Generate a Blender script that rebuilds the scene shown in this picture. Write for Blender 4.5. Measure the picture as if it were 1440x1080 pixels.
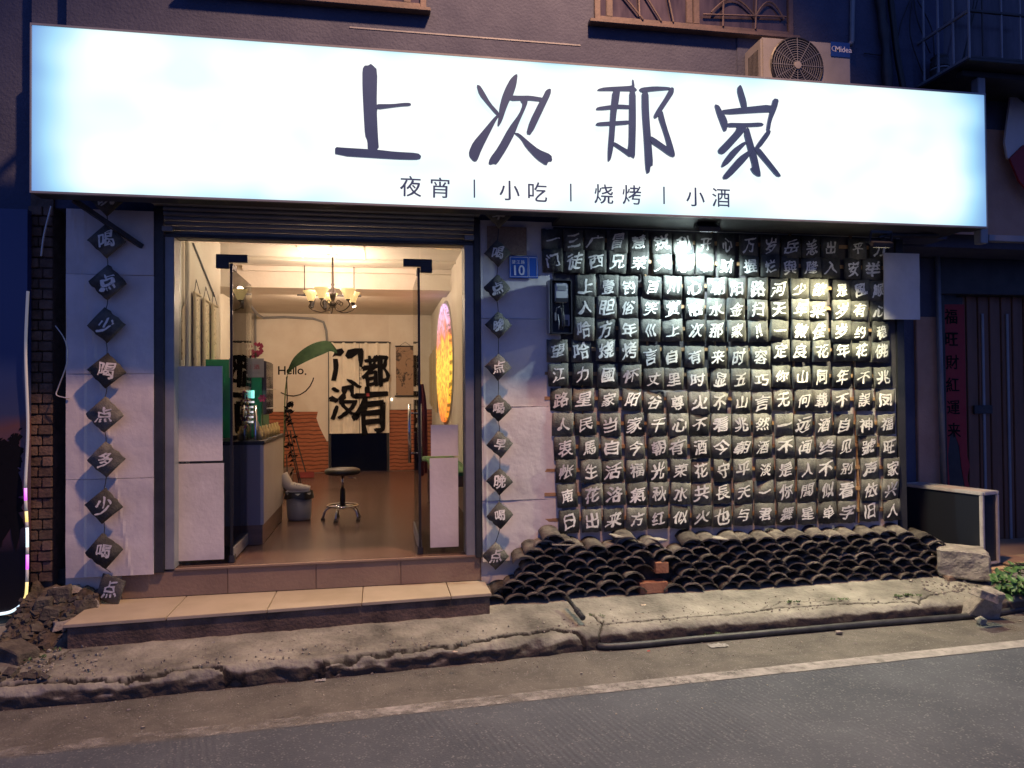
import bpy, bmesh, math, random
import numpy as np
from mathutils import Vector, Matrix, noise
from mathutils.geometry import tessellate_polygon
R = random.Random(7)
rad = math.radians
scene = bpy.context.scene
for o in list(bpy.data.objects): bpy.data.objects.remove(o)

# ------------------------------------------------------------------ camera, world, lights, exposure
YAW, PITCH, ROLL, CAMY, CAMZ, FOC = 10.2, .93, -.46, -5.5, 1.68, 1040.0
cam_rot = Matrix.Rotation(rad(-YAW), 3, 'Z') @ Matrix.Rotation(rad(90+PITCH), 3, 'X') @ Matrix.Rotation(rad(ROLL), 3, 'Z')
cd = bpy.data.cameras.new('camera'); cam = bpy.data.objects.new('camera', cd); scene.collection.objects.link(cam)
cam.matrix_world = Matrix.Translation((0, CAMY, CAMZ)) @ cam_rot.to_4x4()
cd.sensor_width = 36; cd.lens = FOC/1440*36; cd.clip_end = 500; cd.clip_start = .05
scene.camera = cam

world = bpy.data.worlds.new('World'); scene.world = world; world.use_nodes = True
wn = world.node_tree; wn.nodes.clear()
sky = wn.nodes.new('ShaderNodeTexSky'); sky.sky_type = 'NISHITA'; sky.sun_disc = False
sky.sun_elevation = rad(-3.0); sky.sun_rotation = rad(200)
tint = wn.nodes.new('ShaderNodeMix'); tint.data_type = 'RGBA'; tint.blend_type = 'MULTIPLY'; tint.inputs[0].default_value = 1
tint.inputs[7].default_value = (.50, .75, 1.9, 1)
bg = wn.nodes.new('ShaderNodeBackground'); bg.inputs[1].default_value = 1.0
flat = wn.nodes.new('ShaderNodeMix'); flat.data_type = 'RGBA'; flat.inputs[0].default_value = .5
flat.inputs[7].default_value = (.085, .165, .60, 1)
wo = wn.nodes.new('ShaderNodeOutputWorld')
wn.links.new(sky.outputs[0], tint.inputs[6]); wn.links.new(tint.outputs[2], flat.inputs[6])
wn.links.new(flat.outputs[2], bg.inputs[0]); wn.links.new(bg.outputs[0], wo.inputs[0])

def light(name, kind, loc, energy, col, size=.1, aim=None, cone=None, blend=.3):
    d = bpy.data.lights.new(name, kind); d.energy = energy; d.color = col
    if kind == 'AREA': d.shape = 'DISK'; d.size = size
    else: d.shadow_soft_size = size
    if kind == 'SPOT': d.spot_size = rad(cone); d.spot_blend = blend
    o = bpy.data.objects.new(name, d); scene.collection.objects.link(o); o.location = loc
    if aim is not None:
        o.rotation_euler = (Vector(aim)-Vector(loc)).to_track_quat('-Z', 'Y').to_euler()
    return o
LAMP = (1.6, -2.35, 7.7)
light('street_lamp_light', 'SPOT', LAMP, 2250, (1.0, .55, .31), .15, aim=(.2, -1.2, 0), cone=97, blend=.6)
light('cool_floodlight_light', 'SPOT', (2.42, -.31, 2.86), 100, (.74, .95, 1.0), .035, aim=(2.2, -.02, 1.1), cone=165, blend=.4)
light('warm_floodlight_light', 'SPOT', (3.72, -.46, 2.80), 680, (1.0, .93, .60), .035, aim=(2.85, -.36, .2), cone=132, blend=.9)
scene.view_settings.view_transform = 'Standard'; scene.view_settings.look = 'None'
scene.view_settings.gamma = 1; scene.view_settings.exposure = 0
scene.render.engine = 'CYCLES'
scene.cycles.use_denoising = True
scene.cycles.max_bounces = 8; scene.cycles.sample_clamp_indirect = 6
scene.cycles.caustics_reflective = False; scene.cycles.caustics_refractive = False

# ------------------------------------------------------------------ measuring helpers (photograph measured onto real planes)
CP = Vector((0, CAMY, CAMZ))
def ray(px, py): return cam_rot @ Vector(((px-720)/FOC, -(py-540)/FOC, -1))
def W(px, py, Y=0.):
    d = ray(px, py); return CP + d*((Y-CP.y)/d.y)
def G(px, py, Z=0.):
    d = ray(px, py); return CP + d*((Z-CP.z)/d.z)
def XP(px, py, X):
    d = ray(px, py); return CP + d*((X-CP.x)/d.x)

# ------------------------------------------------------------------ materials
MATS = {}
def mat(name, col, rough=.7, col2=None, scale=8., bump=0., bscale=None, metal=0., detail=6., contrast=(.35, .65), emit=None, stren=0., spec=.5, stretch=(1,1,1), alpha=None, trans=0., vary=0.):
    if name in MATS: return MATS[name]
    m = bpy.data.materials.new(name); m.use_nodes = True; nt = m.node_tree; N = nt.nodes; L = nt.links
    b = N['Principled BSDF']; b.inputs['Roughness'].default_value = rough; b.inputs['Metallic'].default_value = metal
    b.inputs['Specular IOR Level'].default_value = spec
    b.inputs['Base Color'].default_value = (*col, 1)
    if trans: b.inputs['Transmission Weight'].default_value = trans
    tc = N.new('ShaderNodeTexCoord'); mp = N.new('ShaderNodeMapping'); mp.inputs['Scale'].default_value = stretch
    L.new(tc.outputs['Object'], mp.inputs[0])
    # world-sized pattern that differs between copies
    oi = N.new('ShaderNodeObjectInfo'); ad = N.new('ShaderNodeVectorMath'); ad.operation = 'ADD'
    ml = N.new('ShaderNodeMath'); ml.operation = 'MULTIPLY'; ml.inputs[1].default_value = 37
    L.new(oi.outputs['Random'], ml.inputs[0]); L.new(mp.outputs[0], ad.inputs[0]); L.new(ml.outputs[0], ad.inputs[1])
    if col2:
        n = N.new('ShaderNodeTexNoise'); n.inputs['Scale'].default_value = scale; n.inputs['Detail'].default_value = detail
        n.inputs['Roughness'].default_value = .62
        r = N.new('ShaderNodeValToRGB'); r.color_ramp.elements[0].position = contrast[0]; r.color_ramp.elements[1].position = contrast[1]
        r.color_ramp.elements[0].color = (*col, 1); r.color_ramp.elements[1].color = (*col2, 1)
        L.new(ad.outputs[0], n.inputs['Vector']); L.new(n.outputs['Fac'], r.inputs[0]); L.new(r.outputs[0], b.inputs['Base Color'])
    if vary:
        src_ = b.inputs['Base Color'].links[0].from_socket
        vm = N.new('ShaderNodeMapRange'); vm.inputs['To Min'].default_value = 1-vary; vm.inputs['To Max'].default_value = 1+vary; L.new(oi.outputs['Random'], vm.inputs['Value'])
        vs_ = N.new('ShaderNodeVectorMath'); vs_.operation = 'SCALE'; L.new(src_, vs_.inputs[0]); L.new(vm.outputs[0], vs_.inputs['Scale']); L.new(vs_.outputs[0], b.inputs['Base Color'])
    if bump:
        n2 = N.new('ShaderNodeTexNoise'); n2.inputs['Scale'].default_value = bscale or scale*4; n2.inputs['Detail'].default_value = 8
        bp = N.new('ShaderNodeBump'); bp.inputs['Strength'].default_value = bump; bp.inputs['Distance'].default_value = .01
        L.new(ad.outputs[0], n2.inputs['Vector']); L.new(n2.outputs['Fac'], bp.inputs['Height']); L.new(bp.outputs[0], b.inputs['Normal'])
    if emit:
        b.inputs['Emission Color'].default_value = (*emit, 1); b.inputs['Emission Strength'].default_value = stren
    MATS[name] = m; return m

# ------------------------------------------------------------------ object helpers
WL = {}
def reg(o): scene.collection.objects.link(o); return o
def props(o, label=None, cat=None, group=None, kind=None):
    if label: o['label'] = label
    if cat: o['category'] = cat
    if group: o['group'] = group
    if kind: o['kind'] = kind
    return o
def thing(name, loc, label, cat, group=None):
    o = bpy.data.objects.new(name, None); o.empty_display_size = .1; reg(o)
    o.location = loc; WL[o.name] = Vector(loc)
    return props(o, label, cat, group)
def link_mesh(name, me, m, parent=None, loc=None, smooth=False):
    o = bpy.data.objects.new(name, me); reg(o)
    if m is not None and not me.materials: me.materials.append(m)
    if smooth:
        for p in me.polygons: p.use_smooth = True
    if loc is None:
        vs = [v.co for v in me.vertices]
        lo = Vector((min(v.x for v in vs), min(v.y for v in vs), min(v.z for v in vs)))
        hi = Vector((max(v.x for v in vs), max(v.y for v in vs), max(v.z for v in vs)))
        c = (lo+hi)/2; c.z = lo.z if parent is None else c.z
        for v in me.vertices: v.co -= c
        WL[o.name] = c
        if parent is not None: o.parent = parent; o.location = c - WL[parent.name]
        else: o.location = c
    else:
        o.location = loc
        if parent is not None: o.parent = parent
    return o

class MB:
    def __init__(s): s.v = []; s.f = []
    def box(s, x0, x1, y0, y1, z0, z1, rot=None, piv=None):
        b = len(s.v)
        pts = [Vector((x, y, z)) for x in (x0, x1) for y in (y0, y1) for z in (z0, z1)]
        if rot is not None:
            c = piv if piv is not None else Vector(((x0+x1)/2, (y0+y1)/2, (z0+z1)/2))
            pts = [rot @ (p-c) + c for p in pts]
        s.v += pts
        s.f += [[b+i for i in q] for q in ((0,1,3,2),(4,6,7,5),(0,4,5,1),(2,3,7,6),(0,2,6,4),(1,5,7,3))]
        return s
    def bar(s, p0, p1, w, h=None):
        p0 = Vector(p0); p1 = Vector(p1); h = h or w; d = (p1-p0); L = d.length; q = d.to_track_quat('Z', 'Y').to_matrix()
        b = len(s.v)
        for z in (0, L):
            for x, y in ((-w/2,-h/2),(w/2,-h/2),(w/2,h/2),(-w/2,h/2)): s.v.append(p0 + q @ Vector((x, y, z)))
        s.f += [[b+3,b+2,b+1,b],[b+4,b+5,b+6,b+7]] + [[b+i,b+(i+1)%4,b+4+(i+1)%4,b+4+i] for i in range(4)]
        return s
    def tube(s, pts, r, n=8, cap=True):
        pts = [Vector(p) for p in pts]; rs = r if isinstance(r, (list, tuple)) else [r]*len(pts)
        b = len(s.v); up = None
        for i, p in enumerate(pts):
            d = (pts[min(i+1, len(pts)-1)] - pts[max(i-1, 0)]).normalized()
            if up is None:
                up = d.orthogonal().normalized()
            up = (up - d*up.dot(d)).normalized(); sd = d.cross(up)
            for k in range(n):
                a = 2*math.pi*k/n; s.v.append(p + (up*math.cos(a) + sd*math.sin(a))*rs[i])
        for i in range(len(pts)-1):
            for k in range(n):
                a0 = b+i*n+k; a1 = b+i*n+(k+1)%n; s.f.append([a0, a1, a1+n, a0+n])
        if cap: s.f.append([b+k for k in range(n)][::-1]); s.f.append([b+(len(pts)-1)*n+k for k in range(n)])
        return s
    def lathe(s, c, prof, n=20, axis='Z'):
        b = len(s.v)
        for r, z in prof:
            for k in range(n):
                a = 2*math.pi*k/n
                q = Vector((r*math.cos(a), r*math.sin(a), z))
                if axis == 'Y': q = Vector((q.x, q.z, q.y))
                s.v.append(Vector(c)+q)
        for i in range(len(prof)-1):
            for k in range(n):
                a0 = b+i*n+k; a1 = b+i*n+(k+1)%n; s.f.append([a0, a1, a1+n, a0+n])
        return s
    def poly(s, pts, depth=None):
        """pts: 3-D outline; extruded by vector depth"""
        pts = [Vector(p) for p in pts]; b = len(s.v); n = len(pts)
        tris = tessellate_polygon([pts])
        s.v += pts; s.f += [[b+i for i in t] for t in tris]
        if depth is not None:
            d = Vector(depth); s.v += [p+d for p in pts]
            s.f += [[b+n+i for i in reversed(t)] for t in tris]
            s.f += [[b+i, b+(i+1)%n, b+n+(i+1)%n, b+n+i] for i in range(n)]
        return s
    def grid(s, fn, nu, nv):
        b = len(s.v)
        for i in range(nu+1):
            for j in range(nv+1): s.v.append(Vector(fn(i/nu, j/nv)))
        for i in range(nu):
            for j in range(nv):
                a = b+i*(nv+1)+j; s.f.append([a, a+1, a+nv+2, a+nv+1])
        return s
    def mesh(s, name='m', bevel=0., seg=2, normals=True):
        me = bpy.data.meshes.new(name); me.from_pydata([tuple(v) for v in s.v], [], s.f)
        if bevel or normals:
            bm = bmesh.new(); bm.from_mesh(me)
            if bevel: bmesh.ops.bevel(bm, geom=bm.edges[:], offset=bevel, segments=seg, affect='EDGES', clamp_overlap=True)
            bmesh.ops.recalc_face_normals(bm, faces=bm.faces); bm.to_mesh(me); bm.free()
        return me
    def build(s, name, m, parent=None, bevel=0., smooth=False, normals=True, **k):
        o = link_mesh(name, s.mesh(name, bevel, normals=normals), m, parent, smooth=smooth)
        return props(o, **k) if k else o
def box(name, m, parent, x0, x1, y0, y1, z0, z1, bevel=.003, **k):
    return MB().box(x0, x1, y0, y1, z0, z1).build(name, m, parent, bevel=bevel, **k)

# text: every glyph becomes a mesh centred on its own box, one em high
GL = {}
def prepare(chars, off=0., key='', extr=0.):
    tmp = []
    for ch in sorted(set(chars)):
        if (ch, key) in GL or ch == ' ': continue
        cu = bpy.data.curves.new('t', 'FONT'); cu.body = ch; cu.size = 1; cu.offset = off; cu.resolution_u = 3
        cu.align_x = 'CENTER'; o = bpy.data.objects.new('t', cu); reg(o); tmp.append((ch, o))
    dg = bpy.context.evaluated_depsgraph_get(); dg.update()
    for ch, o in tmp:
        me = bpy.data.meshes.new_from_object(o.evaluated_get(dg))
        bm = bmesh.new(); bm.from_mesh(me)
        bmesh.ops.remove_doubles(bm, verts=bm.verts, dist=.0005)
        vs = bm.verts
        if len(vs):
            x0 = min(v.co.x for v in vs); x1 = max(v.co.x for v in vs); y0 = min(v.co.y for v in vs); y1 = max(v.co.y for v in vs)
            for v in vs: v.co.x -= (x0+x1)/2; v.co.y -= (y0+y1)/2
        else: x0 = x1 = y0 = y1 = 0
        GL[(ch, key)] = (bm, x1-x0, y1-y0)
    for ch, o in tmp: bpy.data.objects.remove(o)
def glyph(ch, key, fn, cut=0, warp=0., seed=0, box=None, bold=0.):
    """copy of a glyph with every vertex mapped by fn(x, y) -> 3-D"""
    src, w, h = GL[(ch, key)]; bm = src.copy()
    if bold:
        lay = bm.verts.layers.float.new('d'); src_v = list(bm.verts); src_f = list(bm.faces)
        for k, (dx, dy) in enumerate(((bold, -bold*.35), (-bold*.8, bold*.3), (bold*.2, bold*.55), (-bold*.1, -bold*.5))):
            mp_ = {}
            for v in src_v:
                kk = .25 + 1.5*abs(noise.noise(Vector((v.co.x*4.5, v.co.y*4.5, seed*2.3+9))))*1.6; nv = bm.verts.new((v.co.x+dx*kk, v.co.y+dy*kk, 0)); nv[lay] = (k+1)*.00022; mp_[v] = nv
            for f in src_f: bm.faces.new([mp_[v] for v in f.verts])
    else: lay = None
    for it in range(3 if cut else 0):
        es = [e for e in bm.edges if e.calc_length() > cut]
        if not es: break
        bmesh.ops.subdivide_edges(bm, edges=es, cuts=1); bmesh.ops.triangulate(bm, faces=bm.faces)
    sx = sy = 1.
    if box: sx = box[0]/max(w, .05); sy = box[1]/max(h, .05)
    for v in bm.verts:
        x, y = v.co.x*sx, v.co.y*sy
        if warp:
            q = noise.noise_vector(Vector((x*2.1/(box[0] if box else 1), y*2.1/(box[1] if box else 1), seed*3.7)))
            q2 = noise.noise_vector(Vector((x*9/(box[0] if box else 1), y*9/(box[1] if box else 1), seed*1.3)))
            k = (box[0] if box else 1)
            x += warp*k*q.x + warp*.35*k*q2.x; y += warp*k*q.y + warp*.35*k*q2.y
        v.co = Vector(fn(x, y))
        if lay is not None: v.co.y -= v[lay]
    me = bpy.data.meshes.new('glyph'); bm.to_mesh(me); bm.free(); return me

# ------------------------------------------------------------------ palette
M = {}
M['wall_glow_blue'] = mat('glow_blue_plaster', (.055, .065, .115), .9, (.085, .098, .155), 2.5, .5, 50, detail=10)  # blue of the lens glow around the sign is put into this wall colour
M['plaster'] = mat('white_plaster', (.66, .60, .52), .85, (.74, .70, .62), 2.5, .15, 40)
M['ceil'] = mat('ceiling_plaster', (.62, .57, .50), .9, (.72, .68, .60), 1.5, .1, 20)
M['foam'] = mat('foam_board', (.50, .465, .45), .75, (.70, .66, .64), 2.2, .2, 30, detail=9, contrast=(.25, .6))
M['clay'] = mat('dark_clay', (.034, .034, .032), .8, (.155, .15, .125), 9, .6, 90, contrast=(.36, .74), vary=.5, detail=10)
M['clay2'] = mat('stack_clay', (.045, .040, .038), .9, (.24, .215, .175), 12, .7, 90, contrast=(.32, .8), vary=.5, spec=.25, detail=10)
M['paint'] = mat('white_brush_paint', (.82, .80, .73), .6, (.40, .39, .35), 38, contrast=(.52, .78), vary=.12)
M['letter'] = mat('sign_letter_blue', (.040, .085, .21), .5, (.05, .10, .24), 6)
M['steel'] = mat('painted_steel', (.22, .23, .25), .45, (.28, .29, .31), 5, .05, 40, metal=.2)
M['dark_steel'] = mat('dark_steel', (.035, .037, .042), .5, (.055, .055, .06), 8, .1, 60, metal=.4)
M['chrome'] = mat('chrome', (.6, .6, .6), .15, metal=1.)
M['black'] = mat('black_plastic', (.012, .012, .014), .45)
M['wood'] = mat('batten_wood', (.30, .17, .08), .75, (.45, .28, .14), 9, .3, 60, stretch=(1, 1, 6))
M['ply'] = mat('plywood', (.42, .30, .17), .7, (.55, .42, .26), 4, .15, 40, stretch=(1, 7, 1))
M['concrete'] = mat('concrete', (.20, .185, .16), .9, (.34, .315, .27), 3.0, .6, 40, detail=10)
M['stone'] = mat('broken_stone', (.20, .185, .16), .9, (.36, .33, .28), 9, .7, 60)
M['glassw'] = mat('dark_window_glass', (.035, .03, .045), .12, (.09, .075, .10), 3, stretch=(3, 1, .6))
M['alu'] = mat('aluminium', (.55, .52, .48), .4, (.66, .63, .58), 20, metal=.3)
M['brown'] = mat('step_render', (.22, .155, .115), .8, (.28, .20, .145), 2.5, .25, 50)
M['steptile'] = mat('cream_step_tile', (.38, .32, .22), .5, (.47, .40, .29), 3, .05, 40)
M['red'] = mat('red_paper', (.26, .012, .02), .6, (.28, .02, .025), 12)
M['pink'] = mat('pink_stucco', (.42, .25, .18), .9, (.50, .31, .23), 4, .4, 60)
M['brown_door'] = mat('brown_metal_door', (.13, .065, .04), .5, (.17, .09, .06), 6, .1, 40, stretch=(1, 1, .2))
M['brick'] = mat('old_brick', (.10, .065, .05), .9, (.19, .13, .10), 9, .6, 60, vary=.3)
M['green'] = mat('green_enamel', (.015, .22, .10), .35, (.02, .28, .13), 3)
M['leaf'] = mat('leaf_green', (.035, .10, .025), .5, (.07, .16, .04), 14)
M['weed'] = mat('weed_green', (.05, .10, .03), .6, (.09, .15, .05), 20)
M['rubber'] = mat('black_rubber_pipe', (.022, .024, .026), .5, (.05, .052, .055), 12, .2, 60)
M['white'] = mat('white_enamel', (.25, .245, .24), .45, (.31, .30, .29), 6)
M['paper'] = mat('scroll_paper', (.62, .52, .38), .8, (.70, .60, .45), 6)
M['ink'] = mat('black_ink', (.006, .006, .009), .85, spec=.15)
M['cloth'] = mat('curtain_cloth', (.74, .70, .60), .9, (.84, .79, .69), 5, .1, 60)
M['counter'] = mat('counter_laminate', (.56, .52, .44), .4, (.62, .58, .50), 3)
M['kick'] = mat('counter_kick', (.20, .13, .09), .5, (.26, .17, .12), 3, stretch=(1, 1, 8))
def glassmat():
    m = bpy.data.materials.new('clear_glass'); m.use_nodes = True; N = m.node_tree.nodes; L = m.node_tree.links; N.clear()
    o = N.new('ShaderNodeOutputMaterial'); t = N.new('ShaderNodeBsdfTransparent'); g = N.new('ShaderNodeBsdfGlossy'); x = N.new('ShaderNodeMixShader')
    f = N.new('ShaderNodeFresnel'); f.inputs[0].default_value = 1.22
    t.inputs[0].default_value = (.90, .93, .92, 1); g.inputs['Roughness'].default_value = .01
    L.new(f.outputs[0], x.inputs[0]); L.new(t.outputs[0], x.inputs[1]); L.new(g.outputs[0], x.inputs[2]); L.new(x.outputs[0], o.inputs[0]); return m
M['glass'] = glassmat()
def emat(name, col, s, base=(.8,.8,.8)):
    return mat(name, base, .5, emit=col, stren=s)

# ------------------------------------------------------------------ ground, road, pavement
def kerb_y(x): return float(np.interp(x, [-4, -2.02, -1.31, -.56, .46, 1.31, 1.46, 2.8, 4.82, 8], [-1.16, -1.05, -1.01, -.94, -.86, -.775, -.755, -.675, -.62, -.5]))
def roadmat():
    m = mat('worn_road', (.046, .056, .074), .8, (.084, .097, .118), 1.6, 0, detail=10, contrast=(.3, .7)); nt = m.node_tree; N = nt.nodes; L = nt.links
    b = N['Principled BSDF']; tc = N.new('ShaderNodeTexCoord')
    ramp = [n for n in N if n.type == 'VALTORGB'][0]
    # dusty strip next to the kerb (y above the painted line), asphalt beyond
    sx = N.new('ShaderNodeSeparateXYZ'); L.new(tc.outputs['Object'], sx.inputs[0])
    ml = N.new('ShaderNodeMath'); ml.operation = 'MULTIPLY_ADD'; ml.inputs[1].default_value = -.0606; L.new(sx.outputs['X'], ml.inputs[0]); L.new(sx.outputs['Y'], ml.inputs[2])
    mr = N.new('ShaderNodeMapRange'); mr.inputs['From Min'].default_value = -1.52; mr.inputs['From Max'].default_value = -1.47
    nz = N.new('ShaderNodeTexNoise'); nz.inputs['Scale'].default_value = 7; nz.inputs['Detail'].default_value = 8; L.new(tc.outputs['Object'], nz.inputs['Vector'])
    ns = N.new('ShaderNodeMath'); ns.operation = 'MULTIPLY_ADD'; ns.inputs[1].default_value = .05; L.new(nz.outputs['Fac'], ns.inputs[0]); L.new(ml.outputs[0], ns.inputs[2]); L.new(ns.outputs[0], mr.inputs['Value'])
    nd = N.new('ShaderNodeTexNoise'); nd.inputs['Scale'].default_value = 3.; nd.inputs['Detail'].default_value = 12; nd.inputs['Roughness'].default_value = .7; nd.inputs['Distortion'].default_value = .6; L.new(tc.outputs['Object'], nd.inputs['Vector'])
    rd = N.new('ShaderNodeValToRGB'); rd.color_ramp.elements[0].position = .3; rd.color_ramp.elements[0].color = (.060, .057, .052, 1); rd.color_ramp.elements[1].position = .75; rd.color_ramp.elements[1].color = (.165, .155, .135, 1)
    L.new(nd.outputs['Fac'], rd.inputs[0])
    mx = N.new('ShaderNodeMix'); mx.data_type = 'RGBA'; L.new(mr.outputs[0], mx.inputs[0]); L.new(ramp.outputs[0], mx.inputs[6]); L.new(rd.outputs[0], mx.inputs[7])
    # pale aggregate specks
    v = N.new('ShaderNodeTexVoronoi'); v.inputs['Scale'].default_value = 62; L.new(tc.outputs['Object'], v.inputs['Vector'])
    vr = N.new('ShaderNodeValToRGB'); vr.color_ramp.elements[0].position = .0; vr.color_ramp.elements[0].color = (1,1,1,1); vr.color_ramp.elements[1].position = .42; vr.color_ramp.elements[1].color = (0,0,0,1); L.new(v.outputs['Distance'], vr.inputs[0])
    n3 = N.new('ShaderNodeTexNoise'); n3.inputs['Scale'].default_value = 18; n3.inputs['Detail'].default_value = 5; L.new(tc.outputs['Object'], n3.inputs['Vector'])
    r3 = N.new('ShaderNodeMapRange'); r3.inputs['From Min'].default_value = .40; r3.inputs['From Max'].default_value = .66; L.new(n3.outputs['Fac'], r3.inputs['Value'])
    mm = N.new('ShaderNodeMath'); mm.operation = 'MULTIPLY'; L.new(vr.outputs[0], mm.inputs[0]); L.new(r3.outputs[0], mm.inputs[1])
    m4 = N.new('ShaderNodeMath'); m4.operation = 'MULTIPLY'; m4.inputs[1].default_value = .85; L.new(mm.outputs[0], m4.inputs[0])
    m5 = N.new('ShaderNodeMix'); m5.data_type = 'RGBA'; m5.inputs[7].default_value = (.30, .30, .30, 1); L.new(m4.outputs[0], m5.inputs[0]); L.new(mx.outputs[2], m5.inputs[6])
    L.new(m5.outputs[2], b.inputs['Base Color'])
    # relief: grain plus fine raked grooves across the lane
    wv = N.new('ShaderNodeTexWave'); wv.inputs['Scale'].default_value = 9; wv.inputs['Distortion'].default_value = 2.2; wv.inputs['Detail'].default_value = 2
    mp = N.new('ShaderNodeMapping'); mp.inputs['Rotation'].default_value = (0, 0, rad(-14)); L.new(tc.outputs['Object'], mp.inputs[0]); L.new(mp.outputs[0], wv.inputs['Vector'])
    ng = N.new('ShaderNodeTexNoise'); ng.inputs['Scale'].default_value = 110; ng.inputs['Detail'].default_value = 4; L.new(tc.outputs['Object'], ng.inputs['Vector'])
    mw = N.new('ShaderNodeMath'); mw.operation = 'MULTIPLY'; L.new(wv.outputs['Fac'], mw.inputs[0])
    nm = N.new('ShaderNodeTexNoise'); nm.inputs['Scale'].default_value = 1.3; L.new(tc.outputs['Object'], nm.inputs['Vector'])
    nr = N.new('ShaderNodeMapRange'); nr.inputs['From Min'].default_value = .48; nr.inputs['From Max'].default_value = .62; L.new(nm.outputs['Fac'], nr.inputs['Value'])
    iv = N.new('ShaderNodeMath'); iv.operation = 'SUBTRACT'; iv.inputs[0].default_value = 1; L.new(mr.outputs[0], iv.inputs[1])
    mq = N.new('ShaderNodeMath'); mq.operation = 'MULTIPLY'; L.new(nr.outputs[0], mq.inputs[0]); L.new(iv.outputs[0], mq.inputs[1]); L.new(mq.outputs[0], mw.inputs[1])
    sm = N.new('ShaderNodeMath'); sm.operation = 'ADD'; mh = N.new('ShaderNodeMath'); mh.operation = 'MULTIPLY'; mh.inputs[1].default_value = 1.9; L.new(ng.outputs['Fac'], mh.inputs[0]); L.new(mw.outputs[0], sm.inputs[0]); L.new(mh.outputs[0], sm.inputs[1])
    bp = N.new('ShaderNodeBump'); bp.inputs['Strength'].default_value = .7; bp.inputs['Distance'].default_value = .004; L.new(sm.outputs[0], bp.inputs['Height']); L.new(bp.outputs[0], b.inputs['Normal'])
    return m
g = MB(); g.v = [Vector(p) for p in ((-60,-60,0),(60,-60,0),(60,60,0),(-60,60,0))]; g.f = [[0,1,2,3]]
o = link_mesh('road', g.mesh('road'), roadmat(), None, loc=(0,0,0)); props(o, kind='structure')
# worn painted edge line
def linemat():
    m = mat('worn_line_paint', (.40, .385, .37), .8, (.24, .235, .225), 12, .3, 90); nt = m.node_tree; N = nt.nodes; L = nt.links; b = N['Principled BSDF']
    tc = N.new('ShaderNodeTexCoord'); nz = N.new('ShaderNodeTexNoise'); nz.inputs['Scale'].default_value = 6; nz.inputs['Detail'].default_value = 12; nz.inputs['Roughness'].default_value = .75
    L.new(tc.outputs['Object'], nz.inputs['Vector']); sx = N.new('ShaderNodeSeparateXYZ'); L.new(tc.outputs['Object'], sx.inputs[0])
    mr = N.new('ShaderNodeMapRange'); mr.inputs['From Min'].default_value = -4; mr.inputs['From Max'].default_value = 2.5; mr.inputs['To Min'].default_value = -.14; mr.inputs['To Max'].default_value = .2
    L.new(sx.outputs['X'], mr.inputs['Value']); ad = N.new('ShaderNodeMath'); ad.operation = 'ADD'; L.new(nz.outputs['Fac'], ad.inputs[0]); L.new(mr.outputs[0], ad.inputs[1])
    r = N.new('ShaderNodeMapRange'); r.inputs['From Min'].default_value = .36; r.inputs['From Max'].default_value = .60; r.inputs['To Max'].default_value = .88; L.new(ad.outputs[0], r.inputs['Value']); L.new(r.outputs[0], b.inputs['Alpha'])
    return m
def line_fn(u, v):
    x = -14 + 32*u; y = -1.475 + .0606*x; wob = .006*noise.noise(Vector((x*5, v*3, 0)))
    return (x, y + (v-.5)*.115 + wob, .004)
o = MB().grid(line_fn, 900, 1).build('road_edge_line', linemat(), None); props(o, kind='structure')

def crack_pts(pl, z): return np.array([[*G(a, b, z).xy] for a, b in pl])
cracks = [ (crack_pts([(829,862),(849,872),(869,870),(907,867),(960,862),(1030,857),(1093,849),(1150,846),(1200,843),(1260,841),(1290,840),(1312,832),(1353,828)], .16), .009, .022),
  (crack_pts([(-40,962),(60,955),(150,950),(210,946),(250,938),(290,933),(330,937),(400,932),(440,926),(480,920),(560,911),(640,903),(700,893),(760,886),(800,884),(835,890),(848,906)], .13), .011, .024),
  (crack_pts([(849,872),(842,884),(846,902)], .14), .008, .02),
  (crack_pts([(20,952),(35,932),(45,921),(60,915)], .13), .007, .02), (crack_pts([(35,932),(66,937),(88,925),(98,920)], .13), .007, .02),
  (crack_pts([(60,915),(48,908),(30,900)], .13), .006, .015), (crack_pts([(66,937),(72,929),(90,924),(130,921)], .13), .005, .015),
  (crack_pts([(1010,852),(1060,846),(1100,836),(1180,834)], .2), .004, .008) ]
PG = {}
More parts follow.
